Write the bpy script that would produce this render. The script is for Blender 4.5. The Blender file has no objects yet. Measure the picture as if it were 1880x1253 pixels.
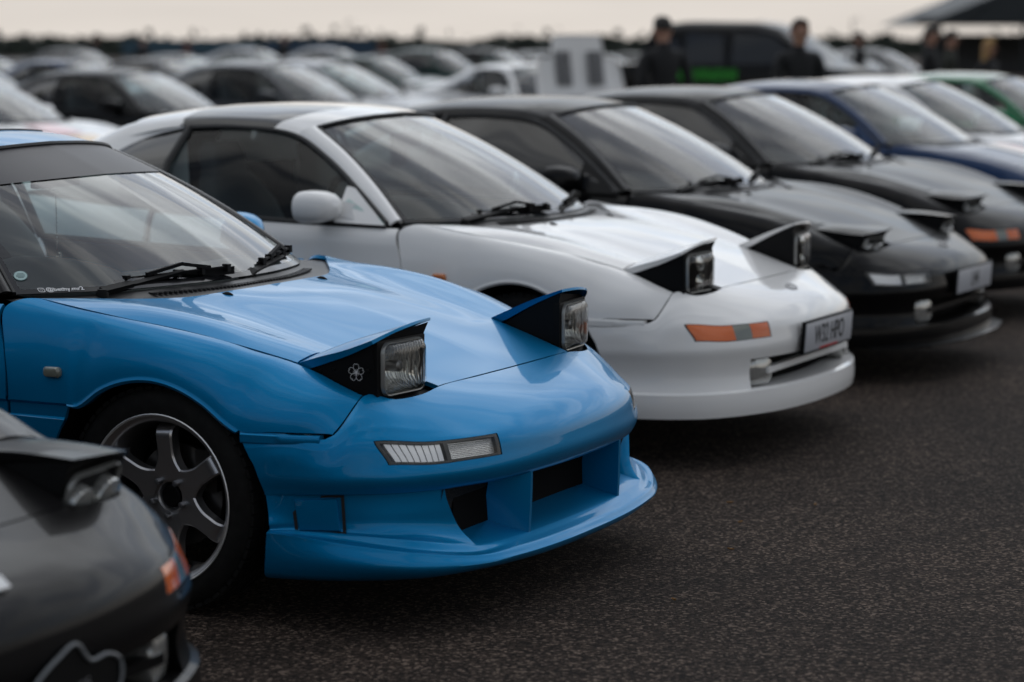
import bpy, bmesh, math, random
import numpy as np
from mathutils import Vector, Matrix
R = math.radians
random.seed(7)
SC = bpy.context.scene
C = SC.collection

# ------------------------------------------------------------------ camera
cam_data = bpy.data.cameras.new('camera'); cam = bpy.data.objects.new('camera', cam_data); C.objects.link(cam)
cam.location = (0, 0, 1.4996); cam.rotation_euler = (R(90 - 6.9975), 0, 0)
cam_data.sensor_width = 36; cam_data.lens = 85.08
cam_data.clip_start = 0.1; cam_data.clip_end = 3000
cam_data.dof.use_dof = True; cam_data.dof.focus_distance = 6.75; cam_data.dof.aperture_fstop = 2.2
cam_data.dof.aperture_blades = 9
SC.camera = cam
SC.view_settings.view_transform = 'Standard'; SC.view_settings.look = 'None'
SC.view_settings.exposure = 0.0; SC.view_settings.gamma = 1.0
SC.view_settings.use_curve_mapping = False
SC.render.engine = 'CYCLES'
SC.cycles.use_denoising = True
SC.cycles.max_bounces = 8; SC.cycles.transparent_max_bounces = 16; SC.cycles.caustics_reflective = False; SC.cycles.caustics_refractive = False

# ------------------------------------------------------------------ sky and sun
SUN_EL, SUN_AZ = R(38), R(14)           # veiled sun beyond the row of cars
world = bpy.data.worlds.new('World'); SC.world = world; world.use_nodes = True
def build_world():
    nt = world.node_tree; N = nt.nodes; L = nt.links; N.clear()
    def n(t, **k):
        o = N.new(t)
        for a, b in k.items(): setattr(o, a, b)
        return o
    def m(op, a, b=None, c=None):
        o = n('ShaderNodeMath', operation=op)
        for i, v in enumerate((a, b, c)):
            if v is None: continue
            if isinstance(v, (int, float)): o.inputs[i].default_value = v
            else: L.new(v, o.inputs[i])
        return o.outputs[0]
    tc = n('ShaderNodeTexCoord'); sep = n('ShaderNodeSeparateXYZ'); L.new(tc.outputs['Generated'], sep.inputs[0])
    z = m('MAXIMUM', sep.outputs[2], 0.0)
    den = m('ADD', z, 0.22)
    comb = n('ShaderNodeCombineXYZ')
    L.new(m('DIVIDE', sep.outputs[0], den), comb.inputs[0]); L.new(m('DIVIDE', sep.outputs[1], den), comb.inputs[1])
    mp = n('ShaderNodeMapping'); mp.inputs['Rotation'].default_value = (0, 0, R(28)); mp.inputs['Scale'].default_value = (0.55, 1.5, 1); L.new(comb.outputs[0], mp.inputs[0])
    nz = n('ShaderNodeTexNoise'); nz.inputs['Scale'].default_value = 2.3; nz.inputs['Detail'].default_value = 7; nz.inputs['Roughness'].default_value = 0.56; nz.inputs['Distortion'].default_value = 0.5
    L.new(mp.outputs[0], nz.inputs['Vector'])
    nz2 = n('ShaderNodeTexNoise'); nz2.inputs['Scale'].default_value = 1.9; nz2.inputs['Detail'].default_value = 4
    mp2 = n('ShaderNodeMapping'); mp2.inputs['Location'].default_value = (3.1, 7.7, 0); mp2.inputs['Rotation'].default_value = (0, 0, R(28)); mp2.inputs['Scale'].default_value = (0.7, 1.6, 1); L.new(comb.outputs[0], mp2.inputs[0]); L.new(mp2.outputs[0], nz2.inputs['Vector'])
    # cloud cover: thin breaks higher up, a closed veil near the horizon
    rmp = n('ShaderNodeMapRange', interpolation_type='SMOOTHSTEP'); L.new(nz.outputs[0], rmp.inputs[0]); rmp.inputs[1].default_value = 0.42; rmp.inputs[2].default_value = 0.58
    hz = n('ShaderNodeMapRange', interpolation_type='SMOOTHSTEP'); L.new(z, hz.inputs[0]); hz.inputs[1].default_value = 0.06; hz.inputs[2].default_value = 0.28; hz.inputs[3].default_value = 1.0; hz.inputs[4].default_value = 0.0
    cover = m('MAXIMUM', m('MULTIPLY_ADD', rmp.outputs[0], .75, .25), hz.outputs[0])
    sky = n('ShaderNodeTexSky', sky_type='NISHITA'); sky.sun_disc = False; sky.sun_elevation = SUN_EL; sky.sun_rotation = SUN_AZ
    sky.air_density = 1.0; sky.dust_density = 0.3; sky.ozone_density = 1.0
    # cloud colour: warm haze at the horizon, cooler and brighter higher up
    cr = n('ShaderNodeValToRGB'); L.new(z, cr.inputs[0])
    e = cr.color_ramp.elements; e[0].position = 0.0; e[0].color = (7.4, 6.8, 6.2, 1); e[1].position = 1.0; e[1].color = (11.3, 11.5, 11.7, 1)
    e2 = cr.color_ramp.elements.new(0.06); e2.color = (7.6, 7.2, 6.8, 1)
    e3 = cr.color_ramp.elements.new(0.25); e3.color = (8.5, 9.0, 9.5, 1)
    sh = n('ShaderNodeMapRange'); L.new(nz2.outputs[0], sh.inputs[0]); sh.inputs[1].default_value = 0.3; sh.inputs[2].default_value = 0.7; sh.inputs[3].default_value = 0.5; sh.inputs[4].default_value = 1.45
    lowv = m('MULTIPLY_ADD', nz2.outputs[0], .30, .85)      # faint tone in the low veil
    shh = m('ADD', m('MULTIPLY', sh.outputs[0], m('SUBTRACT', 1.0, hz.outputs[0])), m('MULTIPLY', lowv, hz.outputs[0]))
    # the veil is brighter round the hidden sun
    dp = n('ShaderNodeVectorMath', operation='DOT_PRODUCT'); L.new(tc.outputs['Generated'], dp.inputs[0]); dp.inputs[1].default_value = (math.sin(SUN_AZ) * math.cos(SUN_EL), math.cos(SUN_AZ) * math.cos(SUN_EL), math.sin(SUN_EL))
    gl = m('POWER', m('MAXIMUM', m('MULTIPLY_ADD', dp.outputs['Value'], .5, .5), 0.0), 6.0)
    glow = m('MULTIPLY_ADD', gl, 1.1, .58)
    # towards the side away from the sun the low sky is duller too
    hd = n('ShaderNodeVectorMath', operation='DOT_PRODUCT'); L.new(tc.outputs['Generated'], hd.inputs[0]); hd.inputs[1].default_value = (math.sin(SUN_AZ), math.cos(SUN_AZ), 0)
    low = m('MULTIPLY_ADD', m('POWER', m('MAXIMUM', m('MULTIPLY_ADD', hd.outputs['Value'], .5, .5), 0.0), 1.4), .20, .80)
    glow = m('ADD', m('MULTIPLY', glow, m('SUBTRACT', 1.0, hz.outputs[0])), m('MULTIPLY', low, hz.outputs[0]))
    cc = n('ShaderNodeVectorMath', operation='SCALE'); L.new(cr.outputs[0], cc.inputs[0]); L.new(m('MULTIPLY', shh, glow), cc.inputs['Scale'])
    mx = n('ShaderNodeMix', data_type='RGBA'); L.new(cover, mx.inputs['Factor']); L.new(sky.outputs[0], mx.inputs['A']); L.new(cc.outputs[0], mx.inputs['B'])
    bg = n('ShaderNodeBackground'); bg.inputs[1].default_value = 0.1; L.new(mx.outputs['Result'], bg.inputs[0])
    out = n('ShaderNodeOutputWorld'); L.new(bg.outputs[0], out.inputs[0])
build_world()
sd = bpy.data.lights.new('sun', 'SUN'); sd.energy = 0.5; sd.angle = R(120); sd.color = (1, .96, .9)
sun = bpy.data.objects.new('sun', sd); C.objects.link(sun)
# light travels from azimuth SUN_AZ (0 = +Y, clockwise positive) at elevation SUN_EL
_sx, _sy, _sz = math.sin(SUN_AZ) * math.cos(SUN_EL), math.cos(SUN_AZ) * math.cos(SUN_EL), math.sin(SUN_EL)
sun.rotation_euler = Vector((_sx, _sy, _sz)).to_track_quat('Z', 'Y').to_euler()

# ------------------------------------------------------------------ materials
def mat(name, col=(.5, .5, .5), rough=.5, metal=0.0, coat=0.0, spec=.5, coat_rough=.03, build=None, **kw):
    m = bpy.data.materials.new(name); m.use_nodes = True
    b = m.node_tree.nodes['Principled BSDF']
    b.inputs['Base Color'].default_value = (*col, 1); b.inputs['Roughness'].default_value = rough; b.inputs['Metallic'].default_value = metal
    b.inputs['Coat Weight'].default_value = coat; b.inputs['Coat Roughness'].default_value = coat_rough; b.inputs['Specular IOR Level'].default_value = spec
    for k, v in kw.items(): b.inputs[k].default_value = v
    if build: build(m.node_tree, b)
    return m
def add_noise(nt, scale, detail=4, coord='Object', vec=None, rough=.55):
    tc = nt.nodes.new('ShaderNodeTexCoord'); nz = nt.nodes.new('ShaderNodeTexNoise')
    nz.inputs['Scale'].default_value = scale; nz.inputs['Detail'].default_value = detail; nz.inputs['Roughness'].default_value = rough
    if vec:
        mp = nt.nodes.new('ShaderNodeMapping'); mp.inputs['Scale'].default_value = vec; nt.links.new(tc.outputs[coord], mp.inputs[0]); nt.links.new(mp.outputs[0], nz.inputs['Vector'])
    else: nt.links.new(tc.outputs[coord], nz.inputs['Vector'])
    return nz
def ramp(nt, src, stops):
    cr = nt.nodes.new('ShaderNodeValToRGB'); nt.links.new(src, cr.inputs[0])
    el = cr.color_ramp.elements
    while len(el) < len(stops): el.new(.5)
    for e, (p, c) in zip(el, stops): e.position = p; e.color = (*c, 1) if len(c) == 3 else c
    return cr
def bump(nt, b, src, strength, dist, inp='Normal'):
    bp = nt.nodes.new('ShaderNodeBump'); bp.inputs['Strength'].default_value = strength; bp.inputs['Distance'].default_value = dist
    nt.links.new(src, bp.inputs['Height']); nt.links.new(bp.outputs[0], b.inputs[inp]); return bp
def paint(name, col, metal=.35, rough=.38, coat=1.0, dust=.06):
    """clear-coated car paint with faint dust and orange peel"""
    def bld(nt, b):
        d = add_noise(nt, 3.2, 6); r = ramp(nt, d.outputs[0], [(.35, (0, 0, 0)), (.75, (1, 1, 1))])
        mx = nt.nodes.new('ShaderNodeMix'); mx.data_type = 'RGBA'
        sc = nt.nodes.new('ShaderNodeMath'); sc.operation = 'MULTIPLY'; sc.inputs[1].default_value = dust; nt.links.new(r.outputs[0], sc.inputs[0]); nt.links.new(sc.outputs[0], mx.inputs['Factor'])
        mx.inputs['A'].default_value = (*col, 1); mx.inputs['B'].default_value = (.32, .31, .29, 1)
        nt.links.new(mx.outputs['Result'], b.inputs['Base Color'])
        cr = nt.nodes.new('ShaderNodeMapRange'); nt.links.new(r.outputs[0], cr.inputs[0]); cr.inputs[3].default_value = .02; cr.inputs[4].default_value = .07; nt.links.new(cr.outputs[0], b.inputs['Coat Roughness'])
        b.inputs['Coat IOR'].default_value = 1.36
        o = add_noise(nt, 55, 2); bump(nt, b, o.outputs[0], .02, .0012, 'Coat Normal')
    return mat(name, col, rough, metal, coat=coat, spec=.05, build=bld)
PAINT = paint('paint_placeholder', (.3, .3, .3))
P_BLUE = paint('paint_blue', (0.0, 0.195, 0.43), .60, .42, coat=.62, dust=.004)
P_WHITE = paint('paint_white', (.80, .79, .775), 0, .4, dust=.02)
P_BLACK = paint('paint_black', (.003, .003, .0033), 0, .35, coat=.42, dust=.003)
P_CHARCOAL = paint('paint_charcoal', (.006, .0057, .006), .0, .35, coat=.30, dust=.008)
P_NAVY = paint('paint_navy', (.002, .022, .075), .3, .35, coat=.7, dust=.01)
P_GREEN = paint('paint_green', (.0, .13, .045), .2, .35, dust=.03)
P_SILVER = paint('paint_silver', (.26, .27, .285), .6, .35, coat=.5, dust=.02)
P_GREY = paint('paint_grey', (.05, .053, .058), .5, .35, coat=.5, dust=.02)
P_BRONZE = paint('paint_gunmetal', (.06, .055, .06), .5, .35, coat=.5, dust=.02)
P_RED = paint('paint_red', (.3, .02, .02), .1, .35, coat=.5, dust=.02)
P_TEAL = paint('paint_dark_green', (.01, .035, .03), .3, .35, coat=.5, dust=.02)
M_BLACK = mat('black_plastic', (.003, .003, .0032), .55, spec=.14)
M_SATIN = mat('satin_black_cowl', (.008, .008, .0085), .42, build=lambda nt, b: bump(nt, b, add_noise(nt, 400, 2).outputs[0], .15, .0008))
M_VOID = mat('unlit_cavity_black', (.004, .004, .004), .9, spec=.1)
M_RUBBER = mat('rubber_seal', (.008, .008, .008), .55)
def _tyre(nt, b):
    n = add_noise(nt, 40, 5); r = ramp(nt, n.outputs[0], [(.3, (.005, .0048, .0045)), (.8, (.012, .0115, .0105))]); nt.links.new(r.outputs[0], b.inputs['Base Color'])
    bump(nt, b, add_noise(nt, 600, 3).outputs[0], .3, .001)
M_TYRE = mat('tyre_rubber', (.012, .012, .012), .8, spec=.2, build=_tyre)
M_RIM = mat('gunmetal_rim', (.48, .47, .47), .28, .9, coat=.5, coat_rough=.1)
M_LIP = mat('polished_rim_lip', (.85, .84, .82), .38, .7)
M_CHROME = mat('chrome', (.75, .75, .74), .08, 1.0)
M_ALU = mat('dull_alloy', (.28, .28, .29), .35, .9)
M_WHITE = mat('white_vinyl', (.8, .8, .8), .45)
M_PLATE = mat('number_plate_white', (.46, .47, .50), .35)
M_LETTER = mat('plate_letter_black', (.006, .006, .006), .4)
M_DISC = mat('brake_disc_iron', (.09, .085, .08), .4, .9)
def _trim(nt, b):
    bump(nt, b, add_noise(nt, 180, 3).outputs[0], .25, .001)
M_SEAT = mat('dark_seat_fabric', (.03, .03, .033), .85, build=_trim)
M_DASH = mat('dashboard_vinyl', (.028, .029, .031), .6, build=_trim)
def glass(name, tint, refl=1.0, rough=0.0, refl_gain=1.05, wave=None):
    """thin pane: tinted see-through plus a Fresnel reflection"""
    m = bpy.data.materials.new(name); m.use_nodes = True; nt = m.node_tree; N = nt.nodes; L = nt.links; N.clear()
    t = N.new('ShaderNodeBsdfTransparent'); t.inputs[0].default_value = (*tint, 1)
    g = N.new('ShaderNodeBsdfGlossy'); g.inputs['Roughness'].default_value = rough; g.inputs[0].default_value = (refl, refl, refl, 1)
    f = N.new('ShaderNodeFresnel'); f.inputs[0].default_value = 1.52
    mul = N.new('ShaderNodeMath'); mul.operation = 'MULTIPLY'; mul.use_clamp = True; mul.inputs[1].default_value = refl_gain; L.new(f.outputs[0], mul.inputs[0])
    mx = N.new('ShaderNodeMixShader'); L.new(mul.outputs[0], mx.inputs[0]); L.new(t.outputs[0], mx.inputs[1]); L.new(g.outputs[0], mx.inputs[2])
    o = N.new('ShaderNodeOutputMaterial'); L.new(mx.outputs[0], o.inputs[0])
    if wave:
        sc, ax = wave
        tc = N.new('ShaderNodeTexCoord'); w = N.new('ShaderNodeTexWave'); w.wave_type = 'BANDS'; w.bands_direction = ax; w.inputs['Scale'].default_value = sc; L.new(tc.outputs['Object'], w.inputs[0])
        bp = N.new('ShaderNodeBump'); bp.inputs['Strength'].default_value = .35; bp.inputs['Distance'].default_value = .002; L.new(w.outputs[0], bp.inputs['Height']); L.new(bp.outputs[0], g.inputs['Normal']); L.new(bp.outputs[0], f.inputs['Normal'])
    return m
G_SCREEN = glass('windscreen_glass', (.82, .95, .94), refl_gain=1.22)
G_SIDE = glass('side_window_glass', (.84, .95, .94), refl_gain=.4)
G_TINT = glass('tinted_window_glass', (.10, .11, .12))
G_LENS = glass('lamp_lens_glass', (.93, .94, .92), wave=(26, 'Y'))
G_CLEAR = glass('clear_indicator_lens', (.98, .98, .97), refl_gain=.6)
G_FOG = glass('fog_lamp_glass', (.9, .9, .88), wave=(20, 'Y'))
M_AMBER = mat('amber_indicator_lens', (.66, .12, .004), .18, coat=.6, build=lambda nt, b: bump(nt, b, add_noise(nt, 130, 2).outputs[0], .3, .002))
M_GREYLENS = mat('grey_side_lamp_lens', (.16, .17, .14), .2, coat=1.0)
M_BAND = mat('windscreen_black_border', (.008, .008, .009), .12, spec=.5)
M_STRIP = mat('dark_sun_strip', (.045, .043, .047), .42, spec=.3)
def _refl(nt, b):
    tc = nt.nodes.new('ShaderNodeTexCoord'); v = nt.nodes.new('ShaderNodeTexWave'); v.wave_type = 'BANDS'; v.bands_direction = 'Z'; v.inputs['Scale'].default_value = 75; nt.links.new(tc.outputs['Object'], v.inputs[0])
    bump(nt, b, v.outputs[0], .6, .002)
M_REFL = mat('faceted_reflector', (.88, .88, .87), .22, .85, build=_refl)
M_RIB = mat('white_ribbed_reflector', (.96, .96, .97), .25, .35)

# ------------------------------------------------------------------ geometry kernel
def hermite(T, P, ts, sharp=()):
    n = len(T); T = np.asarray(T, float); P = np.asarray(P, float)
    if n == 2:
        w = ((ts - T[0]) / (T[1] - T[0])).reshape((-1,) + (1,) * (P.ndim - 1)); return P[0] * (1 - w) + P[1] * w
    cuts = [0] + sorted(i for i in sharp if 0 < i < n - 1) + [n - 1]
    mL = np.zeros_like(P); mR = np.zeros_like(P)
    for a, b in zip(cuts[:-1], cuts[1:]):
        h = np.diff(T[a:b + 1]); hs = h.reshape((-1,) + (1,) * (P.ndim - 1)); d = np.diff(P[a:b + 1], axis=0) / hs
        k = b - a + 1; m = np.zeros((k,) + P.shape[1:])
        if k == 2: m[0] = m[1] = d[0]
        else:
            m[1:-1] = (hs[:-1] * d[1:] + hs[1:] * d[:-1]) / (hs[:-1] + hs[1:])
            m[0] = 1.5 * d[0] - .5 * m[1]; m[-1] = 1.5 * d[-1] - .5 * m[-2]
        mR[a:b] = m[:-1]; mL[a + 1:b + 1] = m[1:]
    i = np.clip(np.searchsorted(T, ts, side='right') - 1, 0, n - 2)
    h = (T[i + 1] - T[i]); s = (ts - T[i]) / h
    sh = (-1,) + (1,) * (P.ndim - 1); s = s.reshape(sh); h = h.reshape(sh)
    return ((2 * s**3 - 3 * s**2 + 1) * P[i] + (s**3 - 2 * s**2 + s) * h * mR[i] + (-2 * s**3 + 3 * s**2) * P[i + 1] + (s**3 - s**2) * h * mL[i + 1])
def samples(T, n):
    n = [n] * (len(T) - 1) if isinstance(n, int) else n
    ts = [T[0]]
    for k in range(len(T) - 1): ts += list(T[k] + (T[k + 1] - T[k]) * (np.arange(1, n[k] + 1) / n[k]))
    idx = np.concatenate([[0], np.cumsum(n)]); return np.array(ts), idx
def grid(ctrl, nr=6, nc=6, sr=(), sc=()):
    """ctrl [rows][cols] of points -> dense smooth grid; returns V, row knots, column knots"""
    P = np.array(ctrl, float)
    Tr = np.concatenate([[0], np.cumsum(np.maximum(np.linalg.norm(np.diff(P, axis=0), axis=2).mean(1), 1e-4))])
    Tc = np.concatenate([[0], np.cumsum(np.maximum(np.linalg.norm(np.diff(P, axis=1), axis=2).mean(0), 1e-4))])
    ts, ri = samples(Tr, nr); A = hermite(Tr, P, ts, sr)
    tc, ci = samples(Tc, nc); B = hermite(Tc, np.swapaxes(A, 0, 1), tc, sc)
    return np.swapaxes(B, 0, 1), ri, ci
def curve(P, n=8, sharp=()):
    P = np.array(P, float); T = np.concatenate([[0], np.cumsum(np.linalg.norm(np.diff(P, axis=0), axis=1))])
    ts, _ = samples(T, n); return hermite(T, P, ts, sharp)
def at_x(P, x):
    """point on a curve (monotone in x) at station x"""
    Q = curve(P, 24); o = np.argsort(Q[:, 0]); Q = Q[o]
    return [x, float(np.interp(x, Q[:, 0], Q[:, 1])), float(np.interp(x, Q[:, 0], Q[:, 2]))]

class MB:
    def __init__(s): s.v = []; s.f = []; s.m = []
    def off(s): return len(s.v)
    def grid(s, V, mat=0, skip=None, flip=False, wrap=False):
        V = np.asarray(V); r, c = V.shape[:2]; o = s.off(); s.v += [tuple(p) for p in V.reshape(-1, 3)]
        for i in range(r - 1):
            for j in range(c if wrap else c - 1):
                if skip and skip(i, j): continue
                k = (j + 1) % c
                q = (o + i * c + j, o + i * c + k, o + (i + 1) * c + k, o + (i + 1) * c + j)
                s.f.append(q[::-1] if flip else q); s.m.append(mat)
        return s
    def poly(s, pts, mat=0):
        o = s.off(); s.v += [tuple(p) for p in pts]; s.f.append(tuple(range(o, o + len(pts)))); s.m.append(mat); return s
    def box(s, c, d, mat=0, rot=None):
        o = s.off(); c = Vector(c); h = [x / 2 for x in d]
        for z in (-1, 1):
            for y in (-1, 1):
                for x in (-1, 1):
                    p = Vector((x * h[0], y * h[1], z * h[2]))
                    if rot is not None: p = rot @ p
                    s.v.append(tuple(c + p))
        for q in ((0, 2, 3, 1), (4, 5, 7, 6), (0, 1, 5, 4), (2, 6, 7, 3), (0, 4, 6, 2), (1, 3, 7, 5)): s.f.append(tuple(o + i for i in q)); s.m.append(mat)
        return s
    def prism(s, poly, a, b, mat=0):
        """closed prism: poly points (list of 3-vectors) swept from +a to +b (vectors)"""
        o = s.off(); n = len(poly); a = Vector(a); b = Vector(b)
        s.v += [tuple(Vector(p) + a) for p in poly] + [tuple(Vector(p) + b) for p in poly]
        s.f.append(tuple(range(o, o + n))[::-1]); s.f.append(tuple(range(o + n, o + 2 * n))); s.m += [mat, mat]
        for i in range(n): j = (i + 1) % n; s.f.append((o + i, o + j, o + n + j, o + n + i)); s.m.append(mat)
        return s
    def lathe(s, prof, n=48, mat=0, axis='Y', close=False, mats=None):
        """prof: (radius, along) pairs spun about the axis through the origin"""
        V = np.zeros((len(prof), n, 3))
        for i, (r, a) in enumerate(prof):
            for j in range(n):
                t = 2 * math.pi * j / n
                V[i, j] = (r * math.cos(t), a, r * math.sin(t)) if axis == 'Y' else ((a, r * math.cos(t), r * math.sin(t)) if axis == 'X' else (r * math.cos(t), r * math.sin(t), a))
        return s.grid(V, mat, wrap=True)
    def tube(s, pts, rad, n=8, mat=0, caps=True):
        P = [Vector(p) for p in pts]; rad = [rad] * len(P) if isinstance(rad, (int, float)) else rad
        V = np.zeros((len(P), n, 3)); up = Vector((0, 0, 1))
        for i, p in enumerate(P):
            d = (P[min(i + 1, len(P) - 1)] - P[max(i - 1, 0)]).normalized()
            x = d.cross(up if abs(d.z) < .95 else Vector((1, 0, 0))).normalized(); y = x.cross(d).normalized()
            for j in range(n): t = 2 * math.pi * j / n; V[i, j] = p + (x * math.cos(t) + y * math.sin(t)) * rad[i]
        o = s.off(); s.grid(V, mat, wrap=True)
        if caps:
            s.f.append(tuple(o + j for j in range(n))); s.m.append(mat); k = o + (len(P) - 1) * n; s.f.append(tuple(k + j for j in range(n))[::-1]); s.m.append(mat)
        return s
    def mesh(s, name, mats, smooth=True, weld=True, outward=None, flange=0, gap=0, recalc=False, angle=40, bevel=0):
        me = bpy.data.meshes.new(name); bm = bmesh.new()
        vs = [bm.verts.new(p) for p in s.v]; bm.verts.ensure_lookup_table()
        for f, mi in zip(s.f, s.m):
            try: q = bm.faces.new([vs[i] for i in f]); q.material_index = mi
            except ValueError: pass
        if weld: bmesh.ops.remove_doubles(bm, verts=bm.verts, dist=2e-4)
        bmesh.ops.dissolve_degenerate(bm, edges=bm.edges, dist=1e-5)
        if recalc: bmesh.ops.recalc_face_normals(bm, faces=bm.faces)
        if outward is not None:
            bm.normal_update(); c = Vector(outward); t = sum(f.normal.dot(f.calc_center_median() - c) * f.calc_area() for f in bm.faces)
            if t < 0: bmesh.ops.reverse_faces(bm, faces=bm.faces)
        if bevel: bmesh.ops.bevel(bm, geom=list(bm.edges), offset=bevel, segments=2, affect='EDGES', profile=.5, clamp_overlap=True)
        bm.normal_update()
        if flange or gap:
            be = [e for e in bm.edges if e.is_boundary]; bv = {v for e in be for v in e.verts}
            nrm = {v: v.normal.copy() for v in bv}; mv = {}
            for v in bv:
                ins = [e.other_vert(v).co for e in v.link_edges if not e.is_boundary]
                if ins:
                    d = sum(((q - v.co).normalized() for q in ins), Vector()); mv[v] = d.normalized() * gap if d.length > 1e-6 else Vector()
            for v, d in mv.items(): v.co += d
            if flange:
                r = bmesh.ops.extrude_edge_only(bm, edges=be); nv = [g for g in r['geom'] if isinstance(g, bmesh.types.BMVert)]
                key = {}
                for v in bv: key[tuple(round(x, 6) for x in v.co)] = nrm[v]
                for v in nv:
                    nn = key.get(tuple(round(x, 6) for x in v.co))
                    if nn: v.co -= nn * flange
                bm.normal_update()
        for e in bm.edges:
            if len(e.link_faces) == 2 and e.calc_face_angle(0) > R(angle): e.smooth = False
        for f in bm.faces: f.smooth = smooth
        bm.to_mesh(me); bm.free()
        for m_ in mats: me.materials.append(m_)
        return me

MESH = {}
def cached(key, fn):
    if key not in MESH: MESH[key] = fn()
    return MESH[key]
def obj(name, me, parent=None, loc=(0, 0, 0), rot=(0, 0, 0), paint=None, swap=None):
    o = bpy.data.objects.new(name, me); C.objects.link(o); o.parent = parent; o.location = loc; o.rotation_euler = rot
    if me is not None and hasattr(me, 'materials'):
        for i, m_ in enumerate(me.materials):
            new = paint if (m_ is PAINT and paint) else (swap or {}).get(m_.name if m_ else '')
            if new: o.material_slots[i].link = 'OBJECT'; o.material_slots[i].material = new
    return o
def thing(name, label, cat, loc=(0, 0, 0), rz=0, group=None):
    o = bpy.data.objects.new(name, None); C.objects.link(o); o.location = loc; o.rotation_euler = (0, 0, rz); o.empty_display_size = .3
    o['label'] = label; o['category'] = cat
    if group: o['group'] = group
    return o
def tag(o, label, cat, group=None):
    o['label'] = label; o['category'] = cat
    if group: o['group'] = group
    return o
def flipy(V, s): V = np.array(V, float).copy(); V[..., 1] *= s; return V
# ------------------------------------------------------------------ mid-engined coupe: panel shapes
# car frame: x forward from the front axle, y to the car's left, z up from the ground
CEN = (-1.0, 0, .45)
HF = [(-.421, .750, .825), (-.319, .752, .807), (-.159, .750, .786), (.021, .735, .761), (.161, .715, .734), (.276, .685, .699), (.338, .66, .683)]
LA, LB, LC, LD = (.338, .66, .683), (.345, .45, .688), (.62, .405, .607), (.535, .66, .608)
FBM, FBB = (.530, .712, .574), (.508, .768, .52)
ARCH = [(-.262, .545), (-.24, .56), (-.20, .590), (-.142, .617), (-.054, .641), (.032, .638), (.117, .611), (.2, .563), (.262, .512)]
def both(m, V, **k):
    for s in (1, -1): m.grid(flipy(V, s), flip=(s < 0), **k)
def hood_mesh():
    cen = [(-.150, 0, .811), (0, 0, .790), (.12, 0, .765), (.24, 0, .734), (.36, 0, .698), (.50, 0, .652), (.63, 0, .609)]
    mid = [(-.163, .21, .809), (-.005, .215, .787), (.115, .22, .761), (.235, .225, .730), (.355, .22, .694), (.497, .21, .649), (.628, .205, .609)]
    val = [(-.215, .43, .806), (-.05, .44, .780), (.09, .45, .753), (.22, .455, .722), LB, (.487, .428, .648), LC]
    crs = [(-.345, .635, .818), (-.12, .650, .806), (.05, .640, .780), (.2, .615, .741), (.342, .575, .697)]
    v2 = [(-.28, .54, .811), (-.085, .548, .790), (.07, .548, .764), (.21, .535, .731), (.344, .515, .694)]
    hf = [at_x(HF, x) for x in (-.421, -.159, .03, .19, .338)]
    m = MB()
    V, ri, ci = grid([[cen[i], mid[i], val[i]] for i in range(7)], 8, 8)
    # one smooth surface across the valley: build the rear five rows with all columns
    V2, _, c2 = grid([[cen[i], mid[i], val[i], v2[i], crs[i], hf[i]] for i in range(5)], 8, 8)
    k = ri[4]
    V[:k + 1] = V2[:k + 1, :V.shape[1]]
    both(m, V); both(m, V2[:, V.shape[1] - 1:])
    return m.mesh('hood', [PAINT], outward=CEN, flange=.012, gap=.0022)
def fender_bottom(x):
    if x <= -.262: return (x, .842, .556)
    if x >= .262: t = (x - .262) / (FBB[0] - .262); return (x, .828 + (FBB[1] - .828) * t**1.5, .520)
    return (x, .836, float(np.interp(x, [a[0] for a in ARCH], [a[1] for a in ARCH])))
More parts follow.
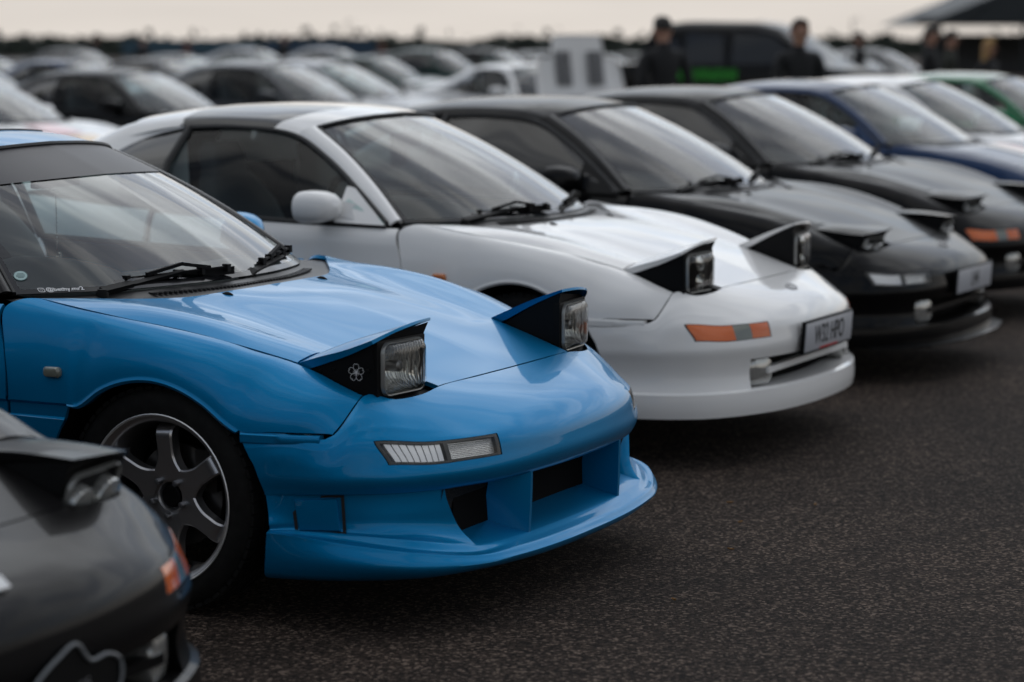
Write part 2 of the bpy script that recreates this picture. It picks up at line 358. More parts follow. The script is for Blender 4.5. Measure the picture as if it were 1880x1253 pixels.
def fender_mesh(s):
    top = HF[:-1] + [LA, (.44, .664, .645), LD]
    xt = [-.421, -.36, -.285, -.225, -.165, -.08, .0, .08, .16, .235, .30, .40, .47, .535]
    xb = [-.468, -.36, -.275, -.245, -.17, -.08, .0, .08, .16, .225, .262, .36, .44, .508]
    archx = np.array([p[0] for p in curve([(a, 0, b) for a, b in ARCH], 10)]); archz = np.array([p[2] for p in curve([(a, 0, b) for a, b in ARCH], 10)])
    cols = []
    for k, (a, b) in enumerate(zip(xt, xb)):
        T = np.array(at_x(top, a)); B = np.array(fender_bottom(b))
        if -.262 < b < .262: B[2] = np.interp(b, archx, archz)
        if k == 0: cols.append([T, (-.475, .769, .822), (-.512, .796, .795), (-.488, .827, .70), (-.471, .840, .615), B]); continue
        if k == len(xt) - 1: cols.append([T, (.535, .687, .595), (.530, .712, .574), (.524, .737, .551), (.516, .757, .532), B]); continue
        col = [T]
        for t in (.2, .4, .6, .8):
            an = t * math.pi / 2; ey, ez = math.sin(an) ** .9, 1 - math.cos(an) ** 1.1
            w = .92; fy, fz = w * ey + (1 - w) * t, w * ez + (1 - w) * t
            col.append((T[0] + (B[0] - T[0]) * t, T[1] + (B[1] - T[1]) * fy, T[2] + (B[2] - T[2]) * fz))
        col.append(B); cols.append(col)
    V, ri, ci = grid(np.swapaxes(np.array(cols), 0, 1), 7, 5, sc=())
    # rolled wheel-arch lip
    m = MB(); V = flipy(V, s); m.grid(V)
    ia, ib = ci[2], ci[10]; edge = V[-1, ia:ib + 1]
    lip = [edge]
    for dy, dz in ((.004, -.006), (-.002, -.014), (-.03, -.012)):
        e = edge.copy(); e[:, 1] += s * dy; ctr = np.array([0, 0, .30]); d = e - ctr; d[:, 1] = 0; d /= np.linalg.norm(d, axis=1)[:, None]; e += d * dz; lip.append(e)
    m.grid(np.array(lip))
    # sill piece behind the wheel
    lo = [[(-.468, .842, .515), (-.36, .842, .515), (-.285, .838, .512)], [(-.468, .838, .38), (-.40, .838, .38), (-.345, .835, .38)], [(-.468, .80, .22), (-.42, .80, .22), (-.375, .80, .22)]]
    L, _, _ = grid(lo, 5, 4); m.grid(flipy(L, s))
    st = np.array([[(-.468, .842, .556), (-.275, .842, .556)], [(-.468, .834, .55), (-.27, .834, .55)], [(-.468, .834, .519), (-.283, .834, .519)], [(-.468, .842, .515), (-.285, .838, .512)]]); m.grid(flipy(st, s))
    return m.mesh('fender', [PAINT], outward=(0, 0, .4), flange=.012, gap=.0018)

ARF = [(.262, .52), (.272, .497), (.284, .477), (.297, .455), (.313, .43), (.325, .40), (.336, .366)]
UP = [ # bumper columns from the centre round to the wheel arch; rows from the hood line down to the undercut
 [(.634, 0, .608), (.735, 0, .578), (.818, 0, .542), (.857, 0, .500), (.874, 0, .445), (.877, 0, .408), (.860, 0, .376)],
 [(.632, .205, .608), (.732, .20, .577), (.810, .20, .539), (.848, .20, .499), (.865, .20, .445), (.868, .20, .408), (.852, .20, .376)],
 [(.624, .405, .606), (.706, .405, .571), (.773, .415, .529), (.807, .428, .4965), (.824, .43, .441), (.829, .43, .408), (.816, .43, .376)],
 [(.624, .505, .597), (.69, .51, .560), (.739, .522, .521), (.766, .533, .4955), (.785, .535, .440), (.791, .537, .408), (.779, .532, .376)],
 [(.597, .598, .594), (.645, .606, .560), (.684, .618, .523), (.704, .632, .496), (.731, .641, .439), (.737, .643, .408), (.727, .635, .376)],
 [(.539, .664, .607), (.578, .692, .570), (.600, .716, .536), (.610, .738, .506), (.650, .731, .445), (.658, .735, .408), (.650, .725, .376)],
 [(.533, .714, .573), (.550, .737, .550), (.560, .754, .522), (.568, .767, .494), (.590, .770, .440), (.598, .771, .406), (.591, .761, .375)],
 [(.511, .768, .518), (.514, .777, .505), (.518, .785, .487), (.523, .790, .466), (.532, .796, .43), (.536, .797, .402), (.53, .788, .374)],
 [(.385, .806, .518), (.387, .814, .505), (.388, .819, .487), (.390, .823, .466), (.392, .825, .43), (.393, .825, .402), (.39, .816, .369)],
 [(ARF[i][0], y, ARF[i][1]) for i, y in enumerate((.824, .830, .833, .834, .834, .833, .825))],
]
for _k, _c in enumerate(UP):     # tighten the ridge across the nose, fading towards the corners
    _w = max(0.0, 1 - _k / 4.0); a_, b_, c_ = (np.array(_c[i]) for i in (1, 2, 3))
    e1 = b_ + (a_ - b_) * .22 + np.array([0, 0, .0025]) * _w; e2 = b_ + (c_ - b_) * .30 + np.array([.003, 0, .0005]) * _w
    UP[_k] = [_c[0], _c[1], tuple(e1), _c[2], tuple(e2)] + list(_c[3:])
NU = [7, 7, 5, 5, 5, 4, 4, 5, 5]; NV = [6, 5, 3, 3, 4, 6, 4, 3]
def bumper_upper():
    P = np.swapaxes(np.array(UP), 0, 1)
    V, ri, ci = grid(P, NV, NU, sr=(), sc=())
    return V, ri, ci
def recess(m, V, r0, r1, c0, c1, depth, s, mat=0):
    """walls going in from a rectangular hole of the grid"""
    loop = [V[r0, c] for c in range(c0, c1 + 1)] + [V[r, c1] for r in range(r0 + 1, r1 + 1)] + [V[r1, c] for c in range(c1 - 1, c0 - 1, -1)] + [V[r, c0] for r in range(r1 - 1, r0, -1)]
    L0 = np.array(loop); d = V[r0:r1 + 1, c0:c1 + 1]
    n = np.cross(d[-1, 0] - d[0, -1], d[-1, -1] - d[0, 0]); n /= np.linalg.norm(n)
    if n[0] < 0: n = -n
    L1 = L0 - n * depth; W = np.stack([L0, L1]); m.grid(flipy(W, s), mat, wrap=True, flip=(s < 0)); return n
def rowext(m, cols, s, nr, nc, sr=(), sc=(), skip=None):
    V, ri, ci = grid(np.swapaxes(np.array(cols), 0, 1), nr, nc, sr=sr, sc=sc); m.grid(flipy(V, s), flip=(s < 0), skip=skip); return V, ri, ci
AER7 = [(.742, 0, .366), (.738, .2, .366), (.730, .40, .366), (.722, .49, .367), (.712, .585, .370), (.640, .70, .372), (.580, .743, .371), (.522, .768, .370), (.39, .811, .363), (.338, .822, .361)]
def inward(m, E, s, dy=-.05, dx=-.004):
    E = np.array(E, float); m.grid(flipy(np.stack([E, E + np.array([dx, -.004, 0]), E + np.array([dx, dy, 0])]), s), flip=(s < 0))
def aero_bumper():
    m = MB(); V, ri, ci = bumper_upper()
    r0, r1, c0, c1 = ri[5], ri[6], ci[2], ci[5]
    for s in (1, -1):
        m.grid(flipy(V, s), flip=(s < 0), skip=lambda i, j: r0 <= i < r1 and c0 <= j < c1)
        recess(m, V, r0, r1, c0, c1, .022, s)
        E = V[-1]; A, _, _ = grid([AER7, AER7], 1, NU); I = A[0]
        lip = np.stack([E, E * .9 + I * .1 + np.array([0, 0, -.005]), E * .75 + I * .25 + np.array([0, 0, -.006]), I]); m.grid(flipy(lip, s), flip=(s < 0))
        inward(m, V[:, -1], s)
        # lip / splitter: groove, crease, nose, lower edge
        K = [[(.356, .836, .268), (.356, .840, .267), (.355, .846, .264), (.352, .848, .205), (.342, .836, .150), (.34, .79, .148)],
             [(.41, .812, .268), (.412, .822, .262), (.415, .838, .262), (.418, .846, .205), (.41, .832, .151), (.40, .78, .149)],
             [(.54, .772, .264), (.546, .788, .250), (.556, .813, .248), (.566, .828, .200), (.56, .806, .154), (.53, .75, .150)],
             [(.705, .694, .248), (.715, .708, .228), (.730, .736, .226), (.742, .748, .190), (.732, .715, .157), (.69, .66, .152)],
             [(.800, .537, .215), (.815, .540, .202), (.834, .548, .196), (.845, .552, .176), (.826, .54, .157), (.78, .50, .152)],
             [(.822, .40, .213), (.840, .402, .203), (.860, .406, .193), (.872, .408, .174), (.856, .40, .155), (.81, .39, .151)],
             [(.832, .29, .212), (.851, .29, .201), (.871, .292, .191), (.884, .293, .172), (.870, .29, .153), (.825, .28, .150)],
             [(.838, .15, .212), (.857, .15, .201), (.879, .15, .190), (.892, .15, .171), (.878, .15, .152), (.83, .15, .149)],
             [(.840, 0, .212), (.859, 0, .201), (.881, 0, .190), (.894, 0, .171), (.880, 0, .152), (.83, 0, .149)]]
        # crisp folded edges along the side skirt, softening towards the front
        for k_, c_ in enumerate(K):
            f_ = (.10, .10, .10, .12, .25)[k_] if k_ < 5 else .5
            s2, g_, s3, s3b, s4, s5 = (np.array(q) for q in c_)
            K[k_] = [s2, s2 + (g_ - s2) * max(f_, .2), g_, s3 + (g_ - s3) * f_, s3, s3 + (s3b - s3) * f_, s3b, s4, s5]
        Kv, kr, kc = rowext(m, K, s, [2, 4, 4, 2, 2, 4, 4, 3], 8); inward(m, Kv[:, 0], s)
        # side panel between wheel arch and outer intake
        S = [[(.338, .822, .361), (.349, .826, .31), (.354, .832, .284), (.356, .836, .268)],
             [(.39, .811, .363), (.398, .808, .315), (.402, .808, .288), (.41, .812, .268)],
             [(.522, .768, .370), (.523, .766, .316), (.525, .765, .285), (.54, .772, .264)],
             [(.645, .70, .372), (.648, .698, .316), (.656, .696, .275), (.705, .694, .248)],
             [(.738, .592, .368), (.745, .578, .318), (.762, .552, .258), (.800, .537, .215)]]
        S = [[np.array(q) for q in c_[:3]] + [np.array(c_[3]) + (np.array(c_[2]) - np.array(c_[3])) * .22 + np.array([0, -.0035, -.002]), np.array(c_[3])] for c_ in S]
        Sg, _, sc_ = grid(np.swapaxes(np.array(S), 0, 1), [6, 5, 5, 3], 8); Sg[-1] = Kv[0, :kc[4] + 1]; m.grid(flipy(Sg, s), flip=(s < 0)); inward(m, Sg[:, 0], s)
        wf = Sg[:, -1]; m.grid(flipy(np.stack([wf, wf + np.array([-.008, -.012, 0]), wf + np.array([-.05, -.03, .003]), wf + np.array([-.09, -.04, .006])]), s), flip=(s < 0))
        # duct floors behind the lip
        fr = Kv[0, kc[4]:]; bk = curve([(.672, .50, .262), (.70, .40, .250), (.712, .29, .246), (.716, .15, .246), (.716, 0, .246)], 8)
        m.grid(flipy(np.stack([bk, bk * .66 + fr * .34 + np.array([0, 0, -.002]), bk * .33 + fr * .67 + np.array([0, 0, -.002]), fr]), s), flip=(s < 0))
        # splitter vane between the intakes
        a = np.array([[(.842, .284, .377), (.840, .284, .30), (.836, .286, .206)], [(.842, .296, .377), (.840, .297, .30), (.836, .299, .206)], [(.742, .345, .372), (.728, .340, .30), (.712, .335, .238)], [(.742, .270, .372), (.728, .272, .30), (.712, .275, .238)], [(.842, .284, .377), (.840, .284, .30), (.836, .286, .206)]], float)
        Vn, _, _ = grid(np.swapaxes(a, 0, 1), 6, 3, sc=(1, 2, 3)); m.grid(flipy(Vn, s), flip=(s < 0))
    return m.mesh('bumper', [PAINT], outward=(.3, 0, .35), angle=32)
def intake_mesh():
    m = MB(); m.grid(np.array([[(.738, y, .376), (.712, y, .236)] for y in (-.60, -.3, 0, .3, .60)])); return m.mesh('intake_mesh', [M_MESH])
def duct_cover_mesh(s):
    """square blanking plate with its raised surround on the bumper side"""
    m = MB(); q = [(.412, .800, .348), (.522, .771, .356), (.530, .769, .272), (.424, .797, .270)]; c = np.mean(q, 0); n = np.array([.24, .97, 0])
    q = np.array(q); V = [c + (q - c) * k + n * d for k, d in ((1.0, -.01), (1.0, .004), (.965, .008), (.4, .009))]
    Q = []
    for L in V: Q.append(np.concatenate([L[i] + (L[(i + 1) % 4] - L[i]) * np.linspace(0, 1, 6, endpoint=False)[:, None] for i in range(4)]))
    m.grid(flipy(np.array(Q), s), wrap=True); m.poly(flipy(Q[-1], s))
    return m.mesh('duct_cover', [PAINT], recalc=True)
def duct_gap_mesh(s):
    m = MB(); q = np.array([(.400, .801, .358), (.540, .764, .366), (.546, .764, .262), (.414, .802, .262)]); c = q.mean(0); n = np.array([.24, .97, 0])
    inn = c + (q - c) * .86 + n * .0035; out = c + (q - c) * .985 + n * .0035; m.grid(flipy(np.stack([out, inn]), s), wrap=True); return m.mesh('duct_gap', [M_RUBBER], recalc=True)
def stock_bumper():
    m = MB(); cols = []
    for k, col in enumerate(UP):
        x6, y6, _ = col[7]; nx, ny = (1, 0) if k < 3 else ((.75, .6) if k < 5 else ((.5, .8) if k < 7 else (0.1, 1)))
        arch = k == len(UP) - 1
        def q(d, z):
            if arch: return (float(np.interp(z, [.15, .25, .33, .366, .40], [.341, .354, .346, .336, .325])), y6 + d, z)
            return (x6 + nx * d, y6 + ny * d, z)
        cols.append(list(col[:8]) + [q(-.010, .368), q(-.018, .315), q(-.004, .262), q(.014, .256), q(.017, .205), q(.012, .171), q(-.05, .167)])
    V, ri, ci = grid(np.swapaxes(np.array(cols), 0, 1), NV[:7] + [3, 4, 4, 2, 3, 3, 3], NU, sr=(10, 11, 13))
    r0, r1, c0, c1 = ri[5], ri[6], ci[2], ci[5]; q0, q1, qc = ri[8], ri[10], ci[3]
    for s in (1, -1):
        m.grid(flipy(V, s), flip=(s < 0), skip=lambda i, j: (r0 <= i < r1 and c0 <= j < c1) or (q0 <= i < q1 and j < qc))
        recess(m, V, r0, r1, c0, c1, .022, s); inward(m, V[:, -1], s)
        top, bot = V[q0, :qc + 1], V[q1, :qc + 1]; side = V[q0:q1 + 1, qc]
        for e in (top, bot, side): m.grid(flipy(np.stack([e, e + np.array([-.012, 0, 0]), e + np.array([-.11, -.01 if e is side else 0, 0])]), s), flip=(s < 0))
    return m.mesh('bumper', [PAINT], outward=(.3, 0, .35))
def indicator_geo(s):
    V, ri, ci = bumper_upper(); G = V[ri[5]:ri[6] + 1, ci[2]:ci[5] + 1]
    n = np.cross(G[-1, 0] - G[0, -1], G[-1, -1] - G[0, 0]); n /= np.linalg.norm(n); n = n if n[0] > 0 else -n
    return G, n
def resample(G, u, v):
    r, c = G.shape[:2]
    def one(a, b):
        x, y = a * (r - 1), b * (c - 1); i, j = min(int(x), r - 2), min(int(y), c - 2); fx, fy = x - i, y - j
        return (G[i, j] * (1 - fx) + G[i + 1, j] * fx) * (1 - fy) + (G[i, j + 1] * (1 - fx) + G[i + 1, j + 1] * fx) * fy
    return np.array([[one(a, b) for b in v] for a in u])
def indicator_mesh(s, part):
    G, n = indicator_geo(s); m = MB(); L = np.linspace
    def shell(u0, u1, v0, v1, d0, d1, mat=0, nu=6, nv=14):
        A = resample(G, L(u0, u1, nu), L(v0, v1, nv)) + n * d1; m.grid(flipy(A, s), mat, flip=(s < 0))
        rim = np.concatenate([A[0], A[1:, -1], A[-1, -2::-1], A[-2:0:-1, 0]]); m.grid(flipy(np.stack([rim, rim - n * (d1 - d0)]), s), mat, wrap=True, flip=(s < 0))
    if part == 'housing':      # dark tray with a divider and surrounding rim
        shell(.0, 1, .0, 1, -.021, -.018)
        for (a, b, c, d) in ((.02, .13, .01, .99), (.87, .98, .01, .99), (.13, .87, .01, .045), (.13, .87, .965, .99), (.13, .87, .50, .535)): shell(a, b, c, d, -.018, -.001)
        return m.mesh('indicator_housing', [M_IND], recalc=True)
    if part == 'lens': shell(.05, .95, .02, .98, -.004, .001); return m.mesh('indicator_lens', [G_CLEAR], recalc=True)
    if part == 'amber_in': shell(.05, .95, .02, .30, -.012, .001); return m.mesh('amber_lens', [M_AMBER], recalc=True)
    if part == 'amber_out': shell(.05, .95, .53, .98, -.012, .001); return m.mesh('amber_lens', [M_AMBER], recalc=True)
    if part == 'grey': shell(.05, .95, .30, .53, -.012, .0005); return m.mesh('side_lamp_lens', [M_GREYLENS], recalc=True)
    if part == 'ribs':         # outer chamber: slanting white reflector ribs
        k = 8
        for i in range(k):
            v0 = .555 + i * .048
            shell(.15, .88, v0, v0 + .040, -.016, -.007, nu=4, nv=3)
        return m.mesh('reflector_ribs', [M_RIB], recalc=True)
    if part == 'reflector': shell(.15, .86, .06, .495, -.017, -.010); return m.mesh('reflector', [M_REFL], recalc=True)
M_IND = mat('indicator_housing_grey', (.05, .048, .045), .35)

# pop-up lamp: built raised by 38 degrees, stored about its hinge
PIV = (.345, .555, .672); RAISE = R(38)
def lid_local(V, s, raised):
    V = np.array(V, float) - np.array(PIV)
    if raised:
        c, k = math.cos(-RAISE), math.sin(-RAISE); x = V[..., 0] * c - V[..., 2] * k; z = V[..., 0] * k + V[..., 2] * c; V[..., 0] = x; V[..., 2] = z
    V[..., 1] *= s; return V
def lid_mesh(s):
    g = [[(.349, .452, .688), (.345, .53, .694), (.343, .60, .692), (.342, .657, .684)], [(.42, .440, .670), (.415, .53, .676), (.41, .60, .674), (.40, .659, .663)],
         [(.51, .424, .645), (.505, .53, .647), (.50, .60, .643), (.475, .660, .632)], [(.617, .408, .609), (.622, .52, .603), (.603, .60, .601), (.562, .655, .604)]]
    V, _, _ = grid(g, 7, 7); m = MB(); m.grid(lid_local(V, s, False), flip=(s < 0))
    # skirt round the edge, deeper along the sides
    rim = np.concatenate([V[0], V[1:, -1], V[-1, -2::-1], V[-2:0:-1, 0]]); cen = V.mean((0, 1))
    inn = rim + (cen - rim) * .02; low = inn + np.array([0, 0, -1]) * (.008 + .016 * np.clip((.60 - rim[:, 0]) / .2, 0, 1))[:, None]
    m.grid(lid_local(np.stack([rim, inn * .3 + rim * .7 + np.array([0, 0, -.003]), low]), s, False), wrap=True, flip=(s < 0))
    return m.mesh('pop_up_lid', [PAINT], recalc=False, outward=(.1, 0, -.2), angle=35)
def housing_mesh(s):
    m = MB()
    prof = [(.365, .664), (.47, .722), (.555, .762), (.586, .775), (.580, .745), (.578, .60), (.596, .588), (.596, .578), (.50, .548), (.40, .60)]
    def side(y0, off): return [(x, y0, z) for x, z in prof]
    ins = [(.365, .46, .664), (.47, .436, .722), (.555, .420, .764), (.594, .412, .778), (.583, .420, .745), (.578, .422, .60), (.606, .408, .590), (.606, .408, .578), (.50, .43, .548), (.40, .445, .60)]
    out = [(.365, .652, .664), (.45, .652, .706), (.52, .650, .738), (.553, .646, .752), (.556, .643, .735), (.566, .640, .60), (.572, .642, .588), (.572, .642, .578), (.50, .650, .548), (.40, .650, .60)]
    A = lid_local(np.array([ins, out]), s, True)
    mid = A[0] * .5 + A[1] * .5
    m.grid(np.stack([A[0], A[1]]), wrap=True, flip=(s > 0), skip=lambda i, j: j == 4); m.poly(A[0]); m.poly(A[1])
    for a_, b_ in (((.19, .137, .026), (.222, .152, .004)),):
        m.grid(np.stack([lamp_map(rounded(*a_), .003, s), lamp_map(rounded(*b_), .001, s), lamp_map(rounded(*b_), -.02, s)]), wrap=True)
    me = m.mesh('lamp_housing', [M_BLACK], smooth=True, recalc=True, angle=25)
    return me
def rounded(w, h, r, n=6):
    pts = []
    for cx, cz, a in ((w / 2 - r, h / 2 - r, 0), (-w / 2 + r, h / 2 - r, 90), (-w / 2 + r, -h / 2 + r, 180), (w / 2 - r, -h / 2 + r, 270)):
        for i in range(n + 1): t = R(a + 90 * i / n); pts.append((cx + r * math.cos(t), cz + r * math.sin(t)))
    return pts
LX, LY, LZ = .576, .530, .672      # lamp centre, raised
def lamp_map(pts2, x, s):
    """2-D (across, up) -> raised lamp plane, slightly turned outwards"""
    yaw = R(5)
    return lid_local(np.array([(LX + x - a * math.sin(yaw), LY + a * math.cos(yaw), LZ + b) for a, b in pts2]), s, True)
def lens_mesh(s, part):
    m = MB(); w, h = .186, .134
    def rings(spec, mat=0, cap=False):
        V = np.stack([lamp_map(rounded(w * k, h * k2, r), x, s) for k, k2, r, x in spec]); m.grid(V, mat, wrap=True)
        if cap: m.poly(V[-1], mat)
    if part == 'bezel': rings([(1.05, 1.07, .03, -.004), (1.05, 1.07, .03, .008), (1.025, 1.035, .027, .013), (.99, .99, .024, .012), (.975, .97, .024, .004)]); return m.mesh('lamp_bezel', [M_BEZ], recalc=True)
    if part == 'lens': rings([(1.0, 1.0, .026, .006), (.985, .98, .026, .016), (.93, .92, .024, .021), (.7, .7, .02, .025), (.35, .35, .01, .0265)], cap=True); return m.mesh('lamp_lens', [G_LENS], recalc=True)
    if part == 'reflector':
        rings([(.99, .99, .026, .004), (.93, .92, .024, -.004), (.7, .72, .03, -.030), (.4, .45, .03, -.045), (.2, .24, .014, -.05)], cap=True)
        return m.mesh('lamp_reflector', [M_REFL2], outward=(9, 0, 3))
    if part == 'bulb':
        rings([(.16, .22, .013, -.05), (.16, .22, .013, -.005), (.10, .14, .008, .0)], cap=True)
        return m.mesh('bulb_shield', [M_ALU], recalc=True)
    if part == 'twin':        # two small round projector lamps
        for b in (.036, -.036):
            for (r, x) in (): pass
            V = np.stack([lamp_map([(rr * math.cos(t), b + rr * math.sin(t)) for t in np.linspace(0, 2 * math.pi, 20, endpoint=False)], x, s) for rr, x in ((.034, .0), (.034, .010), (.028, .012), (.024, .004), (.015, .016), (.004, .020))])
            m.grid(V, 0, wrap=True)
        return m.mesh('projector_lamp', [M_CHROME], recalc=True)
    if part == 'twin_wide':
        for a in (.05, -.05):
            V = np.stack([lamp_map([(a + rr * math.cos(t), rr * math.sin(t)) for t in np.linspace(0, 2 * math.pi, 24, endpoint=False)], x, s) for rr, x in ((.046, .0), (.046, .020), (.043, .026), (.038, .027), (.028, .031), (.012, .034), (.001, .0345))])
            m.grid(V, 0, wrap=True)
        return m.mesh('round_lamp', [M_FOG], recalc=True)
    if part == 'backplate': V = lamp_map(rounded(w * .98, h * .98, .02), .002, s); m.poly(V); return m.mesh('lamp_backplate', [M_BLACK], outward=(-9, 0, -3))
M_BEZ = mat('lamp_bezel', (.30, .30, .285), .3, .5)
def _r2(nt, b):
    tc = nt.nodes.new('ShaderNodeTexCoord'); w = nt.nodes.new('ShaderNodeTexWave'); w.wave_type = 'BANDS'; w.bands_direction = 'Y'; w.inputs['Scale'].default_value = 24; w.inputs['Distortion'].default_value = 2.5; w.inputs['Detail'].default_value = 1; nt.links.new(tc.outputs['Object'], w.inputs[0])
    bump(nt, b, w.outputs[0], .9, .006)
M_REFL2 = mat('lamp_reflector', (.88, .88, .86), .16, .85, build=_r2)

# ---- glasshouse
WSB = [(-.245, 0, .828), (-.272, .25, .827), (-.36, .50, .826), (-.545, .706, .824)]
WST = [(-.945, 0, 1.205), (-.965, .21, 1.198), (-1.005, .36, 1.184), (-1.06, .465, 1.162)]
def ws_pt(j, t, bulge=.024):
    a, b = np.array(WSB[j]), np.array(WST[j]); k = bulge * 4 * t * (1 - t); return a + (b - a) * t + np.array([.5, 0, .86]) * k
def ws_grid(): return grid([[ws_pt(j, t) for j in range(4)] for t in (0, .34, .67, 1)], 12, 12)
def screen_mesh():
    V, _, _ = ws_grid(); r, c = V.shape[:2]; m = MB()
    for s in (1, -1):
        W = flipy(V, s)
        m.grid(W, 0, flip=(s < 0), skip=lambda i, j: i < 1 or i >= r - 2 or j >= c - 2)
        m.grid(W, 1, flip=(s < 0), skip=lambda i, j: not (i < 1 or i >= r - 2 or j >= c - 2))
    return m.mesh('windscreen', [G_SCREEN, M_BAND], outward=CEN)
def strip_mesh():
    V, _, _ = ws_grid(); r, c = V.shape[:2]; m = MB(); k = int(r * .71); W = V[k:, :] + np.array([.0015, 0, .0026])
    for j in range(c): W[0, j] = W[0, j] * (1 - .30 * (j / c) ** 2) + W[2, j] * (.30 * (j / c) ** 2)
    both(m, W); return m.mesh('sun_strip', [M_STRIP], outward=CEN)
def seal_mesh():
    V, _, _ = ws_grid(); m = MB()
    e = list(V[::2, -1]) + list(V[-1, ::-3]); path = [(p[0] + .002, p[1] + .004, p[2] + .004) for p in e]
    full = path + [(x, -y, z) for x, y, z in path[::-1]]; m.tube(full, .008, 6)
    return m.mesh('windscreen_seal', [M_RUBBER])
def cowl_mesh():
    hc = [(-.150, 0, .807), (-.170, .25, .806), (-.225, .43, .801), (-.345, .64, .803), (-.425, .752, .808)]
    ext = [(x + .05, y, z - .012) for x, y, z in hc]
    wb = [(-.243, 0, .823), (-.270, .25, .822), (-.325, .43, .821), (-.455, .62, .816), (-.556, .735, .814)]
    md = [(-.195, 0, .812), (-.22, .25, .811), (-.275, .43, .807), (-.40, .63, .804), (-.49, .745, .808)]
    V, ri, _ = grid([ext, hc, md, wb], 6, 8); m = MB(); both(m, V)
    # louvre slats along the panel
    for k in range(-26, 27):
        y = k * .016; x = -.205 - .55 * max(0, abs(y) - .12) ** 1.6
        m.box((x, y, .8135), (.03, .006, .006))
    return m.mesh('cowl_panel', [M_SATIN], outward=CEN)
WO = [(-.567, .770, .820), (-.75, .692, .948), (-.93, .609, 1.056), (-1.105, .543, 1.140)]
def pillar_mesh(s):
    inn = [ws_pt(3, t) for t in (0, .36, .70, 1)]; g = []
    for a, b in zip(inn, WO):
        a, b = np.array(a), np.array(b); md = (a + b) / 2 + np.array([.012, .012, .016]); g.append([a, a * .7 + md * .3 + np.array([.004, .002, .006]), md, b])
    V, _, _ = grid(g, 8, 4); m = MB(); m.grid(flipy(V, s)); return m.mesh('windscreen_pillar', [PAINT], outward=CEN, flange=.01)
ROOF = [[(-.945, 0, 1.209), (-.965, .21, 1.202), (-1.005, .36, 1.188), (-1.06, .466, 1.166), (-1.085, .515, 1.155), (-1.105, .543, 1.140)],
        [(-1.12, 0, 1.234), (-1.13, .21, 1.230), (-1.15, .36, 1.218), (-1.18, .466, 1.199), (-1.20, .522, 1.182), (-1.21, .552, 1.160)],
        [(-1.40, 0, 1.246), (-1.40, .21, 1.243), (-1.40, .36, 1.232), (-1.40, .466, 1.214), (-1.40, .528, 1.196), (-1.40, .556, 1.170)],
        [(-1.65, 0, 1.241), (-1.65, .21, 1.238), (-1.65, .36, 1.227), (-1.65, .466, 1.209), (-1.65, .525, 1.190), (-1.65, .552, 1.163)],
        [(-1.93, 0, 1.203), (-1.93, .21, 1.201), (-1.93, .36, 1.192), (-1.93, .46, 1.172), (-1.93, .50, 1.150), (-1.93, .53, 1.115)]]
def roof_mesh(panel=0):
    V, ri, ci = grid(ROOF, 6, 5); m = MB(); a, b, c = ri[1], ri[3], 3
    if panel == 0:
        for s in (1, -1): m.grid(flipy(V, s), flip=(s < 0), skip=lambda i, j: a <= i < b and j >= c)
        return m.mesh('roof', [PAINT], outward=CEN, flange=.008, gap=.001)
    m.grid(flipy(V[a:b + 1, c:], panel)); return m.mesh('roof_panel', [PAINT], outward=CEN, flange=.008, gap=.002)
WT = [(-.575, .769, .824), (-.75, .688, .945), (-.93, .605, 1.053), (-1.12, .541, 1.137), (-1.35, .551, 1.163), (-1.60, .549, 1.158)]
WB = [(-.57, .776, .812), (-.75, .790, .818), (-.93, .798, .822), (-1.12, .802, .828), (-1.35, .802, .836), (-1.60, .793, .846)]
def side_window_mesh(s):
    g = [[np.array(b) * (1 - t) + np.array(a) * t + np.array([0, .018, .01]) * 4 * t * (1 - t) for a, b in zip(WT, WB)] for t in (0, .5, 1)]
    V, _, _ = grid(g, 6, 6); m = MB(); m.grid(flipy(V, s)); return m.mesh('side_window', [G_SIDE], outward=CEN)
def window_trim_mesh(s):
    m = MB(); t = [(x, s * (y + .006), z) for x, y, z in curve(WT, 6)]; b = [(x, s * (y + .006), z) for x, y, z in curve(WB, 6)]
    m.tube(t, .011, 6); m.tube(b, .011, 6); m.tube([(-1.60, s * .797, .846), (-1.61, s * .70, 1.02), (-1.60, s * .555, 1.158)], .016, 6)
    return m.mesh('window_trim', [M_RUBBER])
def quarter_window_mesh(s):
    g = [[(-1.62, .792, .848), (-1.85, .785, .862), (-2.15, .755, .90)], [(-1.63, .68, 1.03), (-1.85, .66, 1.01), (-2.14, .735, .915)], [(-1.62, .548, 1.155), (-1.85, .55, 1.10), (-2.13, .70, .93)]]
    V, _, _ = grid(g, 5, 5); m = MB(); m.grid(flipy(V, s)); return m.mesh('quarter_window', [G_TINT], outward=CEN)
DR = [[(-.520, .782, .808), (-.93, .806, .819), (-1.35, .810, .832), (-1.60, .800, .842)], [(-.517, .806, .785), (-.93, .826, .79), (-1.35, .828, .80), (-1.60, .822, .81)],
      [(-.487, .829, .70), (-.93, .842, .70), (-1.35, .843, .70), (-1.61, .840, .70)], [(-.472, .842, .615), (-.93, .848, .615), (-1.35, .848, .615), (-1.63, .848, .615)], [(-.472, .845, .557), (-.93, .848, .557), (-1.35, .848, .557), (-1.64, .850, .557)]]
